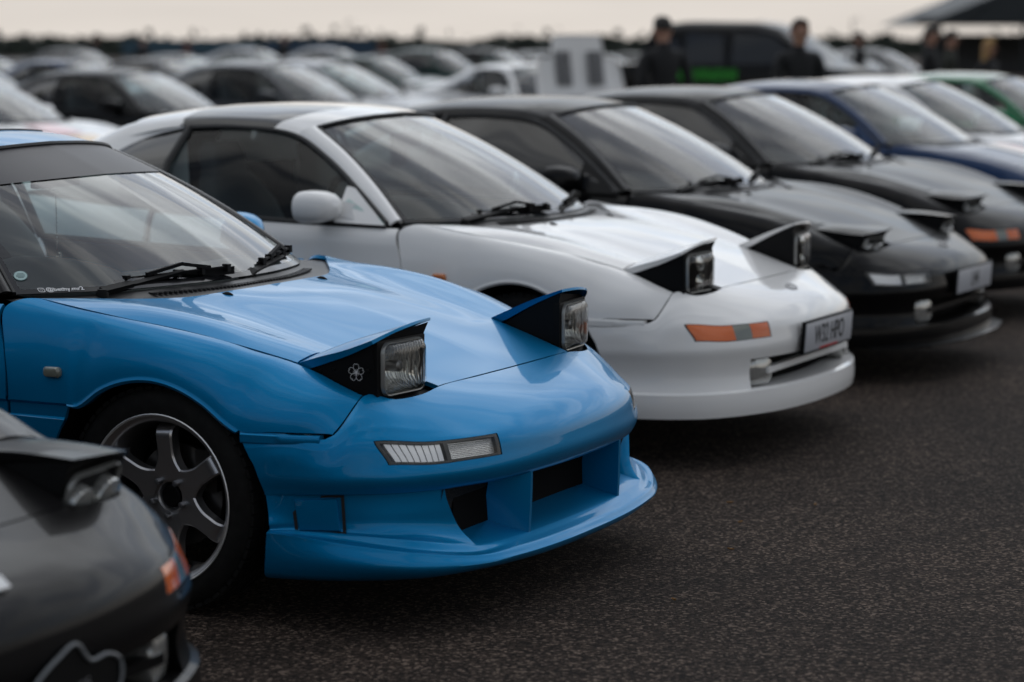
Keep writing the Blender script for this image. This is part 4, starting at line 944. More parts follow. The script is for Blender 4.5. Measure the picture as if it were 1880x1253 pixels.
g.grid(np.array([[(r * math.cos(a), r * math.sin(a) + 200, 0) for a in ang] for r in (1500, 600, 230)]), wrap=True); g.grid(np.array([[(230 * math.cos(a), 230 * math.sin(a) + 200, 0) for a in ang], [(0, 200, 0)] * 96]), wrap=True)
ground = obj('ground', g.mesh('ground', [M_ASPHALT])); ground['kind'] = 'structure'

# front row
blue = coupe('bright blue coupe with raised square headlights and deep aero bumper, in sharp focus', (-.571, 7.03), -.462, P_BLUE, 'aero', 38, 'square', 'clear', detail=3, dz=-.012, pillar_paint=P_BLACK, group='coupes parked in the front row')
white = coupe('white coupe with raised headlights, orange indicators and black roof panels', (.397, 9.424), -.470, P_WHITE, 'stock', 38, 'twin', 'amber', ttop=True, dz=.011, group='coupes parked in the front row')
black3 = coupe('black coupe with half-raised headlights and clear indicators beside the white coupe', (1.358, 11.583), -.485, P_BLACK, 'stock', 15, 'twin_wide', 'clear', glass_side=G_TINT, dz=-.006, group='coupes parked in the front row')
black4 = coupe('black coupe with orange indicators, fourth behind the blue coupe', (2.289, 13.999), -.53, P_BLACK, 'stock', 15, 'twin_wide', 'amber', glass_side=G_TINT, group='coupes parked in the front row')
# the row goes on past the corner of the picture: these two show only as reflections
coupe('black coupe parked beyond the corner car, outside the picture', (-2.58, 2.15), -.46, P_BLACK, 'stock', 0, detail=1, group='coupes parked in the front row')
coupe('dark red coupe at the near end of the front row, outside the picture', (-3.56, -.22), -.46, P_RED, 'stock', 0, detail=1, group='coupes parked in the front row')
dark0 = coupe('dark grey coupe cut off by the lower left corner, out of focus', (-1.595, 4.56), -.46, P_CHARCOAL, 'stock', 18, 'twin_wide', 'amber', dz=0, group='coupes parked in the front row')
# ------------------------------------------------------------------ marks on the front-row cars
def plate(car, txt, x=.881, z=.418, dz=0.0, holder=True, tilt=4):
    h = MB(); h.box((0, 0, 0), (.014, .53, .122)); o = obj('number_plate', cached('plate_holder', lambda: h.mesh('number_plate', [M_BLACK], bevel=.003)), car, (x, 0, z + dz), (0, R(tilt), 0))
    f = MB(); f.box((.0085, 0, 0), (.004, .51, .106)); obj('plate_face', cached('plate_face', lambda: f.mesh('plate_face', [M_PLATE], bevel=.0015)), o)
    if txt: text_obj('plate_letters', txt, .100, o, frame((.0112, 0, -.001), (0, 1, 0), (0, 0, 1)), M_LETTER, .0004, xs=.74, bold=.0008)
    return o
plate(white, 'W32 HPO', dz=.011)
m = MB(); m.box((.0112, .0, -.050), (.0006, .20, .007)); obj('plate_stripe', m.mesh('plate_stripe', [mat('red_print', (.5, .03, .03), .5)]), [c for c in white.children if c.name.startswith('number_plate')][0])
plate(black3, 'L44', z=.425)
m = MB(); V = np.array([[(.738 + .020 * math.cos(t) * k, .040 * math.sin(t) * k, .5785 + .004 * h - .4 * .02 * math.cos(t) * k) for t in np.linspace(0, 2 * math.pi, 24, endpoint=False)] for k, h in ((1, 0), (1, 1), (.8, 1.3), (.8, .8))]); m.grid(V, wrap=True)
BADGE = m.mesh('badge', [M_ALU])
for c_, d_ in ((white, .011), (black3, 0), (black4, 0)): obj('badge', BADGE, c_, (0, 0, d_))
# flat splitter under the black coupe's chin
m = MB(); pts = [(.60, .72), (.72, .66), (.83, .52), (.89, .25), (.90, 0)]; ring = pts + [(x, -y) for x, y in pts[-2::-1]]
m.prism([(x + .035, y * 1.06, 0) for x, y in ring] + [(.5, -.6, 0), (.5, .6, 0)], (0, 0, .158), (0, 0, .168)); obj('front_splitter', m.mesh('front_splitter', [P_BLACK], recalc=True, bevel=.002), black3)

# blue car: sticker work
hl = [c for c in blue.children if c.name.startswith('pop_up_headlight') and c.location.y < 0][0]
def flower_mesh():
    """five outlined petals with stamens, standing 1 mm proud of the housing side"""
    m = MB()
    def stroke(pts, w):
        for (a, b) in zip(pts[:-1], pts[1:]):
            a, b = np.array(a), np.array(b); d = b - a; L = np.linalg.norm(d)
            if L < 1e-6: continue
            n = np.array([-d[1], d[0]]) / L * w / 2; d = d / L * w * .35
            m.poly([(p[0], p[1], 0) for p in (a - n - d, b - n + d, b + n + d, a + n - d)])
    for k in range(5):
        t0 = R(90 + 72 * k); c, s = math.cos(t0), math.sin(t0)
        def rt(u, v): return (u * c - v * s, u * s + v * c)
        half = [(.002, .0), (.006, .0045), (.012, .0078), (.017, .0080), (.0215, .0055), (.0232, .0022)]
        out = [rt(u, v) for u, v in [(q[0], q[1]) for q in curve([(a, b, 0) for a, b in half], 4)]]
        oth = [rt(u, -v) for u, v in [(q[0], q[1]) for q in curve([(a, b, 0) for a, b in half], 4)]]
        stroke(out + [rt(.0205, 0)], .0011); stroke(oth + [rt(.0205, 0)], .0011)
        for a in (-.35, 0, .35): stroke([(0, 0), rt(.0095 * math.cos(a), .0095 * math.sin(a))], .0006)
    return m.mesh('flower_sticker', [M_WHITE], smooth=False, weld=False)
fl = obj('flower_sticker', flower_mesh(), hl)
_o = Vector(lid_local(np.array([.512, .6535, .666]), -1, True)); _x = Vector(lid_local(np.array([.612, .6535, .668]), -1, True)) - _o; _y = Vector(lid_local(np.array([.512, .6535, .766]), -1, True)) - _o
fl.matrix_local = frame(_o, _x, _y)
for (x, z) in ((.405, .664), (.445, .672), (.545, .672)):
    b = MB(); b.lathe([(.0, -.004), (.003, -.004), (.0045, -.002), (.0048, .002)], 12); p = lid_local(np.array([x, .651, z]), -1, True)
    obj('housing_screw', b.mesh('housing_screw', [M_BLACK], recalc=True), hl, tuple(p))
scr = [c for c in blue.children if c.name.startswith('windscreen') and not c.name.startswith('windscreen_p')][0]
obj('sun_strip', strip_mesh(), scr)
def on_screen(y, t):
    """point, across and up directions on the windscreen's right half"""
    V, _, _ = ws_grid(); r, c = V.shape[:2]; i = int(t * (r - 1)); row = V[i]; j = int(np.argmin(abs(row[:, 1] - y)))
    p = V[i, j] * np.array([1, -1, 1]); a = (V[i, max(j - 2, 0)] - V[i, j]) * np.array([1, -1, 1]); u = (V[min(i + 2, r - 1), j] - V[max(i - 2, 0), j]) * np.array([1, -1, 1]); return Vector(p), Vector(a), Vector(u)
_V, _, _ = ws_grid(); _row = curve(_V[0], 4) * np.array([1, -1, 1]); _row = _row[np.argsort(_row[:, 1])]          # bottom edge of the glass, from the right-hand corner inwards
_up = (_V[4, -6] - _V[0, -6]) * np.array([1, -1, 1]); _up = _up / np.linalg.norm(_up)
_al = np.concatenate([[0], np.cumsum(np.linalg.norm(np.diff(_row, axis=0), axis=1))])
def on_edge(x, y, z):
    """x metres in along the lower edge from the corner, y up the glass, z proud of it"""
    p = np.array([np.interp(x, _al, _row[:, i]) for i in range(3)]); return Vector(p + _up * y + np.array([.35, -.2, .9]) * (z + .0032))
bd = MB(); _, _, _ = 0, 0, 0
Vg, _, _ = ws_grid(); Wg = Vg[:2] + np.array([.001, 0, .0018]); bd.grid(flipy(Wg, -1)); bd.grid(flipy(Wg, 1), flip=True); obj('black_border', bd.mesh('black_border', [M_BAND], outward=CEN), scr)
hs = obj('handle_sticker', text_mesh('handle_sticker', '@bethy.mr2', .0205, M_WHITE, .0002, 'LEFT', .0002, lambda x, y, z: on_edge(x + .092, y + .013, z)), scr); hs['kind'] = 'stuff'
ic = MB()
for rr, sq in ((.0105, 1), (.0048, 0)):
    P_ = rounded(.021, .021, .006, 4) if sq else [(rr * math.cos(t), rr * math.sin(t)) for t in np.linspace(0, 2 * math.pi, 18, endpoint=False)]
    ic.grid(np.array([[(x * k, y * k, 0) for x, y in P_] for k in (1, .82)]), wrap=True)
ic.poly([(.005 + .0013 * math.cos(t), .006 + .0013 * math.sin(t), 0) for t in np.linspace(0, 2 * math.pi, 8, endpoint=False)])
ic.v = [tuple(on_edge(x * .85 + .080, y * .85 + .013, z)) for x, y, z in ic.v]; obj('camera_icon_sticker', ic.mesh('camera_icon_sticker', [M_WHITE], smooth=False), scr)
p, a, u = on_screen(.65, .13); dm = MB(); n = 28
dm.grid(np.array([[(.020 * k * math.cos(t), .020 * k * math.sin(t), h) for t in np.linspace(0, 2 * math.pi, n, endpoint=False)] for k, h in ((1, 0), (.9, .0002))]), 1, wrap=True); dm.poly([(.018 * math.cos(t), .018 * math.sin(t), .0002) for t in np.linspace(0, 2 * math.pi, n, endpoint=False)], 0)
for yy, ww in ((.007, .018), (.002, .024), (-.003, .024), (-.008, .016)): dm.box((0, yy, .0003), (ww, .0022, .0003), 1)
do = obj('round_sticker', dm.mesh('round_sticker', [mat('pale_green_print', (.33, .47, .46), .5), mat('dark_green_print', (.05, .10, .10), .5)], smooth=False, weld=False), scr); do.matrix_local = frame(p + a.cross(u).normalized() * .002, a, u)
# hanging chain on the rear-view mirror
ch = MB()
for k in range(26): ch.box((-.93, 0, 1.07 - k * .0075), (.003, .003, .005), rot=Matrix.Rotation(k * .8, 3, 'Z'))
for k in range(9): t = k * 1.1; ch.box((-.93 + .010 * math.cos(t), .010 * math.sin(t), .868 - k * .006), (.008, .008, .010), rot=Matrix.Rotation(t, 3, 'Z'))
rv = [c for c in blue.children if c.name.startswith('rear_view_mirror')][0]; obj('hanging_charm', ch.mesh('hanging_charm', [M_CHROME]), rv)
# roof hatch line on the blue car
rh = MB(); V, ri, ci = grid(ROOF, 6, 5); L1 = V[8, :10]; path = [tuple(p + np.array([0, 0, .001])) for p in L1]; rh.tube([(x, -y, z) for x, y, z in path[::-1]] + path[1:], .004, 5); obj('roof_hatch_seal', rh.mesh('roof_hatch_seal', [M_RUBBER]), blue, (0, 0, -.012))

# dark car in the corner: club badge across the intake, white sticker on the nose
em = MB(); out = [(-.20, -.06), (-.14, -.055), (-.09, -.005), (-.02, .030), (.03, .045), (.075, .005), (.13, .005), (.165, -.015), (.165, -.055), (.14, -.075)]
em.tube([(0, a, b) for a, b in [(q[0], q[1]) for q in curve([(a, b, 0) for a, b in out], 5)]], .0035, 6, 0)
em.prism([(-.004, a, b) for a, b in out] + [(-.004, -.20, -.09)], (-.003, 0, 0), (.001, 0, 0), 1)
em.box((.002, .085, -.085), (.004, .06, .03), 0); em.box((.002, .01, -.105), (.004, .05, .03), 0)
emo = obj('club_badge', em.mesh('club_badge', [mat('grey_badge_edge', (.16, .17, .18), .4), M_BLACK]), dark0, (.888, .02, .395)); text_obj('badge_letters', 'MIDLANDS', .030, emo, frame((.003, .0, -.045), (0, 1, .16), (0, -.16, 1)), mat('grey_badge_print', (.14, .14, .145), .5), .0006, xs=.95)
ws_ = MB(); ws_.prism([(0, -.05, -.012), (0, .006, -.012), (0, -.002, .016), (0, -.05, .018)], (-.002, 0, 0), (.002, 0, 0)); obj('nose_sticker', ws_.mesh('nose_sticker', [M_WHITE]), dark0, (.806, -.040, .562), (0, R(-40), 0))

# ------------------------------------------------------------------ rest of the front row
navy = coupe('navy blue coupe with red and white stripes next to the black coupes', (3.36, 16.75), -.50, P_NAVY, 'stock', 0, detail=1, group='coupes parked in the front row')
striped = coupe('white coupe with a red bonnet stripe half hidden behind the navy coupe', (4.15, 18.8), -.50, P_WHITE, 'stock', 0, detail=1, group='coupes parked in the front row')
green = coupe('green coupe at the right edge of the photo', (5.32, 21.4), -.50, P_GREEN, 'stock', 0, detail=1, group='coupes parked in the front row')
M_STRIPE_R = mat('red_stripe_vinyl', (.45, .03, .03), .3, coat=.8); M_STRIPE_W = mat('white_stripe_vinyl', (.7, .7, .7), .3, coat=.8)
M_PINK = mat('salmon_vinyl', (.62, .14, .12), .3, coat=.8); M_YEL = mat('amber_vinyl', (.72, .42, .08), .3, coat=.8)
def hood_band(car, y0, y1, m_, name='bonnet_stripe', x0=-.10, x1=.58):
    """vinyl band following the bonnet"""
    cen = [(-.150, 0, .811), (0, 0, .790), (.12, 0, .765), (.24, 0, .734), (.36, 0, .698), (.50, 0, .652), (.63, 0, .609)]; Q = curve(cen, 6); b = MB()
    V = np.array([[(x, y, z + .006 - .02 * abs(y) ** 2) for y in np.linspace(y0, y1, 6)] for x, _, z in Q if x0 <= x <= x1]); b.grid(V); me = b.mesh(name, [m_], outward=CEN)
    return obj(name, me, [c for c in car.children if c.name.startswith('hood')][0])
hood_band(navy, .12, .36, M_STRIPE_R); hood_band(navy, -.06, .10, M_STRIPE_W); hood_band(striped, -.30, .02, M_STRIPE_R)
def roof_band(car, y0, y1, m_):
    V, ri, ci = grid(ROOF, 6, 5); b = MB(); r = V[:, :, :]; rows = []
    for row in r:
        ys = np.concatenate([-row[::-1, 1], row[1:, 1]]); xs = np.concatenate([row[::-1, 0], row[1:, 0]]); zs = np.concatenate([row[::-1, 2], row[1:, 2]]); rows.append([(np.interp(y, ys, xs), y, np.interp(y, ys, zs) + .003) for y in np.linspace(y0, y1, 6)])
    b.grid(np.array(rows)); return obj('roof_stripe', b.mesh('roof_stripe', [m_], outward=CEN), [c for c in car.children if c.name.startswith('roof') and not c.name.startswith('roof_')][0])
roof_band(navy, .08, .30, M_STRIPE_R); roof_band(navy, -.20, .06, M_STRIPE_W)

# ------------------------------------------------------------------ rows behind
B0, AL, PE = np.array([-.571, 7.03]), np.array([.39, .921]), np.array([-.921, .39])
def slot(a, p): q = B0 + AL * a + PE * p; return (float(q[0]), float(q[1]))
livery = coupe('white coupe with salmon and yellow bonnet graphics behind the blue roof', (-3.95, 21.2), -.47, P_WHITE, 'stock', 0, detail=1, group='cars in the second row')
hood_band(livery, -.42, -.02, M_PINK, 'bonnet_graphic', -.12, .30); hood_band(livery, -.30, .06, M_YEL, 'bonnet_graphic', .30, .56)
coupe('black coupe in the second row, nearest the white coupe rear', (-2.95, 25.0), -.40, P_BLACK, 'stock', 0, detail=1, group='cars in the second row')
g1 = coupe('dark grey car above the white coupe roof, third in the second row', (-1.62, 27.2), -.36, P_GREY, 'stock', 0, detail=1, group='cars in the second row'); g1.scale = (1, 1, 1.05)
g2 = coupe('pale silver car in the second row beside the raised bonnet car', (-1.25, 30.15), -.40, P_SILVER, 'stock', 0, detail=1, group='cars in the second row'); g2.scale = (1, 1, 1.04)
openc = coupe('white car with its louvred bonnet raised', (1.0, 31.38), -.90, P_WHITE, 'stock', 0, detail=1, group='cars in the second row')
oh = [c for c in openc.children if c.name.startswith('hood')][0]
pv = Vector((-.16, 0, .815)); rot_ = Matrix.Rotation(R(-113), 4, 'Y'); oh.matrix_local = Matrix.Translation(pv) @ rot_ @ Matrix.Translation(-pv)
for y in (-.27, .27):
    lv = MB(); lv.box((0, 0, -.012), (.44, .25, .004), 0)
    for k in range(11): lv.box((-.19 + k * .037, 0, -.020), (.018, .25, .012), 1, rot=Matrix.Rotation(R(25), 3, 'Y'))
    o = obj('louvre_panel', cached('louvre', lambda: lv.mesh('louvre_panel', [mat('grey_vent_backing', (.05, .05, .052), .6), mat('grey_louvre', (.36, .36, .37), .4)])), oh, (.20, y, .715), (0, R(15), 0))
cols_ = [P_BLACK, P_GREY, P_BRONZE, P_BLACK, P_SILVER, P_BLACK, P_TEAL, P_CHARCOAL, P_BLACK, P_TEAL, P_NAVY, P_BLACK, P_GREY, P_CHARCOAL]
ORD = 'first second third fourth fifth sixth seventh eighth ninth tenth eleventh twelfth thirteenth fourteenth fifteenth'.split()
NAMES = {P_BLACK.name: 'black', P_GREY.name: 'dark grey', P_BRONZE.name: 'gunmetal', P_SILVER.name: 'silver', P_TEAL.name: 'dark green', P_RED.name: 'dark red', P_WHITE.name: 'white', P_CHARCOAL.name: 'charcoal', P_NAVY.name: 'navy'}
def far_row(p, a0, a1, step, where, group, seed):
    rnd = random.Random(seed); a = a0; k = 0
    while a < a1:
        col = rnd.choice(cols_); x, y = slot(a + rnd.uniform(-.2, .2), p + rnd.uniform(-.5, .5))
        o = coupe(f'blurred {NAMES[col.name]} car, {ORD[k]} from the left {where}', (x, y), -.45 + rnd.uniform(-.12, .12), col, 'stock', 0, detail=1, group=group, glass_side=rnd.choice([None, G_TINT])); o.scale = (rnd.uniform(.94, 1.06), rnd.uniform(.97, 1.03), rnd.choice([1, 1, 1.06, 1.12])); a += step; k += 1
far_row(9.0, 31.6, 47, 2.9, 'behind the dark pickup', 'cars at the end of the second row', 3)
far_row(18.5, 25.5, 62, 2.9, 'in the third row', 'cars in the third row', 5)
far_row(27.5, 38.5, 75, 4.2, 'in the farthest row', 'cars in the farthest row', 9)

# ------------------------------------------------------------------ dark pickup with green lettering
def pickup():
    t = thing('pickup_truck', 'dark double-cab pickup with green lettering on its side, behind the people', 'pickup truck', (4.95, 37.0, 0), -.42)
    st = [(1.25, .55, .80, .85, .84, .80), (1.15, .45, .98, 1.08, 1.07, 1.02), (.4, .45, 1.00, 1.12, 1.11, 1.08), (.05, .45, 1.0, 1.14, 1.16, 1.15), (-.75, .45, 1.0, 1.14, 1.66, 1.74), (-1.1, .45, 1.0, 1.14, 1.73, 1.82), (-2.2, .45, 1.0, 1.16, 1.74, 1.84), (-2.75, .45, 1.0, 1.18, 1.68, 1.78), (-2.95, .45, 1.0, 1.18, 1.20, 1.19), (-4.2, .5, 1.0, 1.18, 1.19, 1.19)]
    P_ = []
    for x, z0, z1, z2, z3, z4 in st:
        k = .86 if x > 1.2 else 1; cab = z4 - z2 > .3
        P_.append([(x, .86 * k, z0), (x, .93 * k, (z0 + z1) / 2), (x, .93 * k, z1), (x, .91 * k, z2), (x, (.74 if cab else .88) * k, z3), (x, (.60 if cab else .7) * k, z4), (x, 0, z4 + .015)])
    V, ri, ci = grid(P_, 3, 3, sr=tuple(range(1, 9)), sc=(1, 2, 3, 4, 5)); b = MB(); both(b, V)
    b.poly([tuple(p) for p in V[0]] + [tuple(p * np.array([1, -1, 1])) for p in V[0][-2::-1]]); b.poly([tuple(p) for p in V[-1]] + [tuple(p * np.array([1, -1, 1])) for p in V[-1][-2::-1]])
    obj('body', b.mesh('body', [PAINT], recalc=True), t, paint=P_BLACK)
    for s in (1, -1):
        for x0, x1, t0 in ((-.72, -1.40, .86), (-1.50, -2.15, 1), (-2.22, -2.62, .95)):
            w = MB(); w.grid(np.array([[(x0 + .45 * (t0 < .9), s * .925, 1.19), (x1, s * .925, 1.19)], [(x0 - .05, s * .80, 1.62 * t0 + .22 * (t0 < .9)), (x1, s * .775, 1.66)]])); obj('side_window', w.mesh('side_window', [G_TINT]), t)
        mi = MB(); mi.box((-.35, s * 1.06, 1.22), (.12, .22, .20)); obj('door_mirror', mi.mesh('door_mirror', [PAINT], bevel=.03), t, paint=P_SILVER)
        for x in (.55, -2.9):
            w = obj('wheel', cached('tyre', tyre_mesh), t, (x, s * .80, .37), (0, 0, math.pi if s > 0 else 0)); w.scale = (1.22, 1.15, 1.22); obj('rim', cached('rim', rim_mesh), w); obj('spokes', cached('spokes', spoke_mesh), w)
    ws = MB(); ws.grid(np.array([[(.02, -.84, 1.17), (.02, .84, 1.17)], [(-.72, -.68, 1.69), (-.72, .68, 1.69)]])); obj('windscreen', ws.mesh('windscreen', [G_SCREEN]), t)
    # tall green characters along the doors (too soft in the photograph to read)
    gl = MB(); x = -2.32; rnd = random.Random(4)
    for k in range(9):
        w = .13; kind = k % 4; z0, z1 = .95, 1.12
        gl.box((x, -.945, (z0 + z1) / 2), (.028, .006, z1 - z0)); gl.box((x + .065, -.945, (z0 + z1) / 2), (.028, .006, z1 - z0))
        if kind in (0, 2): gl.box((x + .03, -.945, z1 - .015), (.08, .006, .03))
        if kind in (1, 2): gl.box((x + .03, -.945, z0 + .015), (.08, .006, .03))
        if kind != 2: gl.box((x + .03, -.945, 1.035), (.08, .006, .03))
        x += .118
    obj('green_lettering', gl.mesh('green_lettering', [mat('bright_green_vinyl', (.02, .36, .02), .4)], weld=False), t)
pickup()

# ------------------------------------------------------------------ people
M_SKIN = mat('skin', (.36, .19, .13), .55); M_DARKCLOTH = mat('black_clothing', (.009, .009, .010), .9); M_TROUSER = mat('dark_trousers', (.014, .014, .018), .9); M_OLIVE = mat('dark_olive_clothing', (.018, .02, .014), .9); M_REDC = mat('red_cloth', (.30, .03, .02), .8)
M_HAIRD = mat('dark_hair', (.010, .008, .006), .7); M_HAIRB = mat('blonde_hair', (.34, .20, .07), .7); M_MUST = mat('mustard_clothing', (.20, .13, .03), .85); M_MAROON = mat('maroon_clothing', (.06, .015, .013), .9)
def person(label, x, y, rz, h=1.75, top=None, low=None, hair=None, pose='stand', hat=False):
    t = thing('person', label, 'person', (x, y, 0), rz); k = h / 1.75
    J = {'pel': (0, 0, .94, .13, .11), 'wai': (0, 0, 1.08, .125, .10), 'che': (0, 0, 1.28, .165, .115), 'nec': (0, 0, 1.45, .085, .075), 'nk2': (.01, 0, 1.50, .055, .055), 'hd1': (.02, 0, 1.58, .078, .085), 'hd2': (.02, 0, 1.66, .080, .095), 'hd3': (.01, 0, 1.72, .055, .065)}
    E = [('pel', 'wai'), ('wai', 'che'), ('che', 'nec'), ('nec', 'nk2'), ('nk2', 'hd1'), ('hd1', 'hd2'), ('hd2', 'hd3')]
    for s in (1, -1):
        q = 'L' if s > 0 else 'R'; fwd = .10 * s if pose == 'walk' else .02
        J.update({f'hip{q}': (0, .09 * s, .88, .095, .10), f'kne{q}': (.03 + fwd, .10 * s, .50, .062, .065), f'ank{q}': (fwd * 1.2, .11 * s, .09, .042, .045), f'toe{q}': (.16 + fwd * 1.2, .12 * s, .035, .035, .03)})
        E += [('pel', f'hip{q}'), (f'hip{q}', f'kne{q}'), (f'kne{q}', f'ank{q}'), (f'ank{q}', f'toe{q}')]
        sh = (0, .19 * s, 1.40, .065, .07)
        if pose == 'hold' or (pose == 'pocket' and s < 0): el, wr, ha = (.04, .25 * s, 1.13, .05, .05), (.24, .10 * s, 1.10, .036, .034), (.31, .05 * s, 1.11, .034, .03)
        else: el, wr, ha = (-.04, .26 * s, 1.13, .05, .05), (.04, .27 * s, .90, .036, .034), (.07, .27 * s, .81, .03, .036)
        J.update({f'sho{q}': sh, f'elb{q}': el, f'wri{q}': wr, f'han{q}': ha}); E += [('che', f'sho{q}'), (f'sho{q}', f'elb{q}'), (f'elb{q}', f'wri{q}'), (f'wri{q}', f'han{q}')]
        d = np.array(ha[:3]) - np.array(wr[:3]); d = d / np.linalg.norm(d)
        for f in range(5):
            off = np.array([0, .0, 0.]) + np.cross(d, (0, s, 0)) * (f - 1.5) * .018 if f < 4 else np.cross(d, (0, s, 0)) * .04
            L_ = (.075, .085, .08, .065, .045)[f]; b = np.array(ha[:3]) + off * .8; e = b + d * L_ + np.array([0, -s * .015, 0]); J[f'fb{q}{f}'] = (*b, .010, .010); J[f'fe{q}{f}'] = (*e, .008, .008); E += [(f'han{q}', f'fb{q}{f}'), (f'fb{q}{f}', f'fe{q}{f}')]
    names = list(J); me = bpy.data.meshes.new('body_skeleton'); me.from_pydata([tuple(c * k for c in J[n][:3]) for n in names], [(names.index(a), names.index(b)) for a, b in E], [])
    o = bpy.data.objects.new('body', me); C.objects.link(o)
    sk = o.modifiers.new('skin', 'SKIN'); sk.use_smooth_shade = True
    for i, n in enumerate(names): v = me.skin_vertices[0].data[i]; v.radius = (J[n][3] * k, J[n][4] * k); v.use_root = (n == 'pel')
    ss = o.modifiers.new('sub', 'SUBSURF'); ss.levels = ss.render_levels = 1
    dg = bpy.context.evaluated_depsgraph_get(); ev = bpy.data.meshes.new_from_object(o.evaluated_get(dg)); bpy.data.objects.remove(o)
    for m_ in (top or M_DARKCLOTH, low or M_TROUSER, M_SKIN): ev.materials.append(m_)
    hz = [np.array(J['han' + q][:3]) * k for q in 'LR']
    for f in ev.polygons:
        c = np.array(f.center); f.use_smooth = True; f.material_index = 2 if c[2] > 1.49 * k or min(np.linalg.norm(c - hh) for hh in hz) < .10 * k and np.hypot(c[0], c[1]) > .15 and np.linalg.norm(c - hz[0 if c[1] > 0 else 1]) < .11 else (1 if c[2] < .95 * k else 0)
    body = obj('body', ev, t)
    hm = MB(); V = np.zeros((7, 16, 3)); drop = .0 if not hair else hair[1]
    for i, ph in enumerate(np.linspace(0, 1, 7)):
        for j in range(16):
            a = 2 * math.pi * j / 16; front = max(0, math.cos(a)); r = math.sin(math.pi * .5 * ph ** .8); z = 1.755 - .13 * ph ** 1.6 * (1 - .75 * front) - drop * ph ** 4 * (1 - front); V[i, j] = (.012 + .105 * r * math.cos(a), .09 * r * math.sin(a), z)
    hm.grid(V * k, wrap=True); obj('cap' if hat else 'hair', hm.mesh('hair', [hair[0] if hair else M_HAIRD], recalc=True), t)
    def bit(nm, c, d, m_): b_ = MB(); b_.box((0, 0, 0), d); obj(nm, cached(nm + str(m_.name), lambda: b_.mesh(nm, [m_], bevel=.004)), body, tuple(v * k for v in c))
    bit('nose', (.112, 0, 1.605), (.03, .022, .04), M_SKIN); bit('mouth', (.103, 0, 1.565), (.012, .045, .010), M_MAROON)
    for s in (1, -1): bit('eye', (.10, s * .03, 1.63), (.014, .022, .010), M_HAIRD); bit('ear', (.015, s * .088, 1.61), (.035, .014, .055), M_SKIN)
    return t
person('person in black with back turned, standing left of the dark pickup', 1.43, 23.0, R(115), 1.76, hair=(M_HAIRD, .0))
p2_ = person('person in a dark jacket holding something red, right of the dark pickup', 2.73, 23.2, R(-75), 1.74, M_DARKCLOTH, hair=(M_HAIRD, 0), pose='hold')
bag = MB(); bag.lathe([(.0, -.02), (.05, -.015), (.085, .05), (.09, .12), (.06, .18), (.02, .20)], 16, axis='Z'); tag(obj('red_bag', bag.mesh('red_bag', [M_REDC]), None, (2.73 + .30 * math.cos(R(-75)), 23.2 + .30 * math.sin(R(-75)), .92)), 'red cloth bag held by the person right of the pickup', 'bag')
person('person in a dark coat walking far off, left of the pair', 6.42, 45.0, R(160), 1.72, M_DARKCLOTH, hair=(M_HAIRD, 0), pose='walk')
person('person in a dark cap and black coat, nearer one of the pair', 5.45, 31.8, R(-20), 1.73, hair=(M_NAVYCAP if 'M_NAVYCAP' in globals() else M_HAIRD, 0), hat=True)
person('person in a dark olive jacket close behind the capped person', 5.82, 32.4, R(-10), 1.68, M_OLIVE, hair=(M_HAIRD, 0))
person('person with long fair hair and a mustard scarf at the right', 5.86, 30.0, R(-40), 1.57, M_DARKCLOTH, hair=(M_HAIRB, .22), pose='pocket')
person('lone dark hooded person above the second row at the left', -11.1, 65.0, R(30), 1.78, hair=(M_HAIRD, .05))
person('dark figure between the far cars, second from the left', -10.6, 70.0, R(-60), 1.66, hair=(M_HAIRD, 0))
person('figure with reddish face far off, third from the left', -9.6, 72.0, R(-30), 1.68, M_MAROON, hair=(M_HAIRD, 0))
person('figure in black beside an upright far bonnet, left of centre', -6.55, 70.0, R(-30), 1.78, hair=(M_HAIRD, 0))
person('small figure in reddish top far off near the centre', -4.0, 75.0, R(-120), 1.62, M_MAROON, hair=(M_HAIRD, 0))

# ------------------------------------------------------------------ horizon: hedge, fence banners, grandstand
def _leaf(nt, b):
    n = add_noise(nt, 1.2, 6); r = ramp(nt, n.outputs[0], [(.3, (.010, .016, .014)), (.7, (.035, .045, .030))]); nt.links.new(r.outputs[0], b.inputs['Base Color'])
M_HEDGE = mat('dark_hedge_leaves', (.02, .03, .02), .9, build=_leaf)
def treeline():
    rnd = random.Random(12); b = MB()
    for k in range(5200):
        u = rnd.random(); x = -75 + 150 * u; y = 290 + rnd.uniform(-6, 6)
        top = 1.95 + .25 * math.sin(x * .21) + .15 * math.sin(x * .57 + 2) + (.5 if (int(x * .35) * 7919) % 5 == 0 else 0) * rnd.random() + (1.3 if rnd.random() < .02 else 0)
        z = rnd.uniform(0, 1) ** .7 * top; s = rnd.uniform(.25, .6); a = rnd.uniform(0, math.pi); dx, dy = math.cos(a) * s, math.sin(a) * s; tz = rnd.uniform(-.3, .3)
        b.poly([(x - dx, y - dy, z - s * .6), (x + dx, y + dy, z - s * .5 + tz), (x + dx * .7, y + dy * .7, z + s * .7), (x - dx * .8, y - dy * .8, z + s * .5 - tz)])
    V = np.array([[(x, y, z) for x in np.linspace(-80, 80, 60)] for y, z in ((286, 0), (287, 1.5), (290, 1.9), (293, 0))]); V[1:3, :, 2] += .25 * np.sin(V[1:3, :, 0] * .4); b.grid(V)
    o = obj('treeline', b.mesh('treeline', [M_HEDGE], weld=False)); o['kind'] = 'stuff'; o['label'] = 'dark low tree line along the horizon'; o['category'] = 'trees'
treeline()
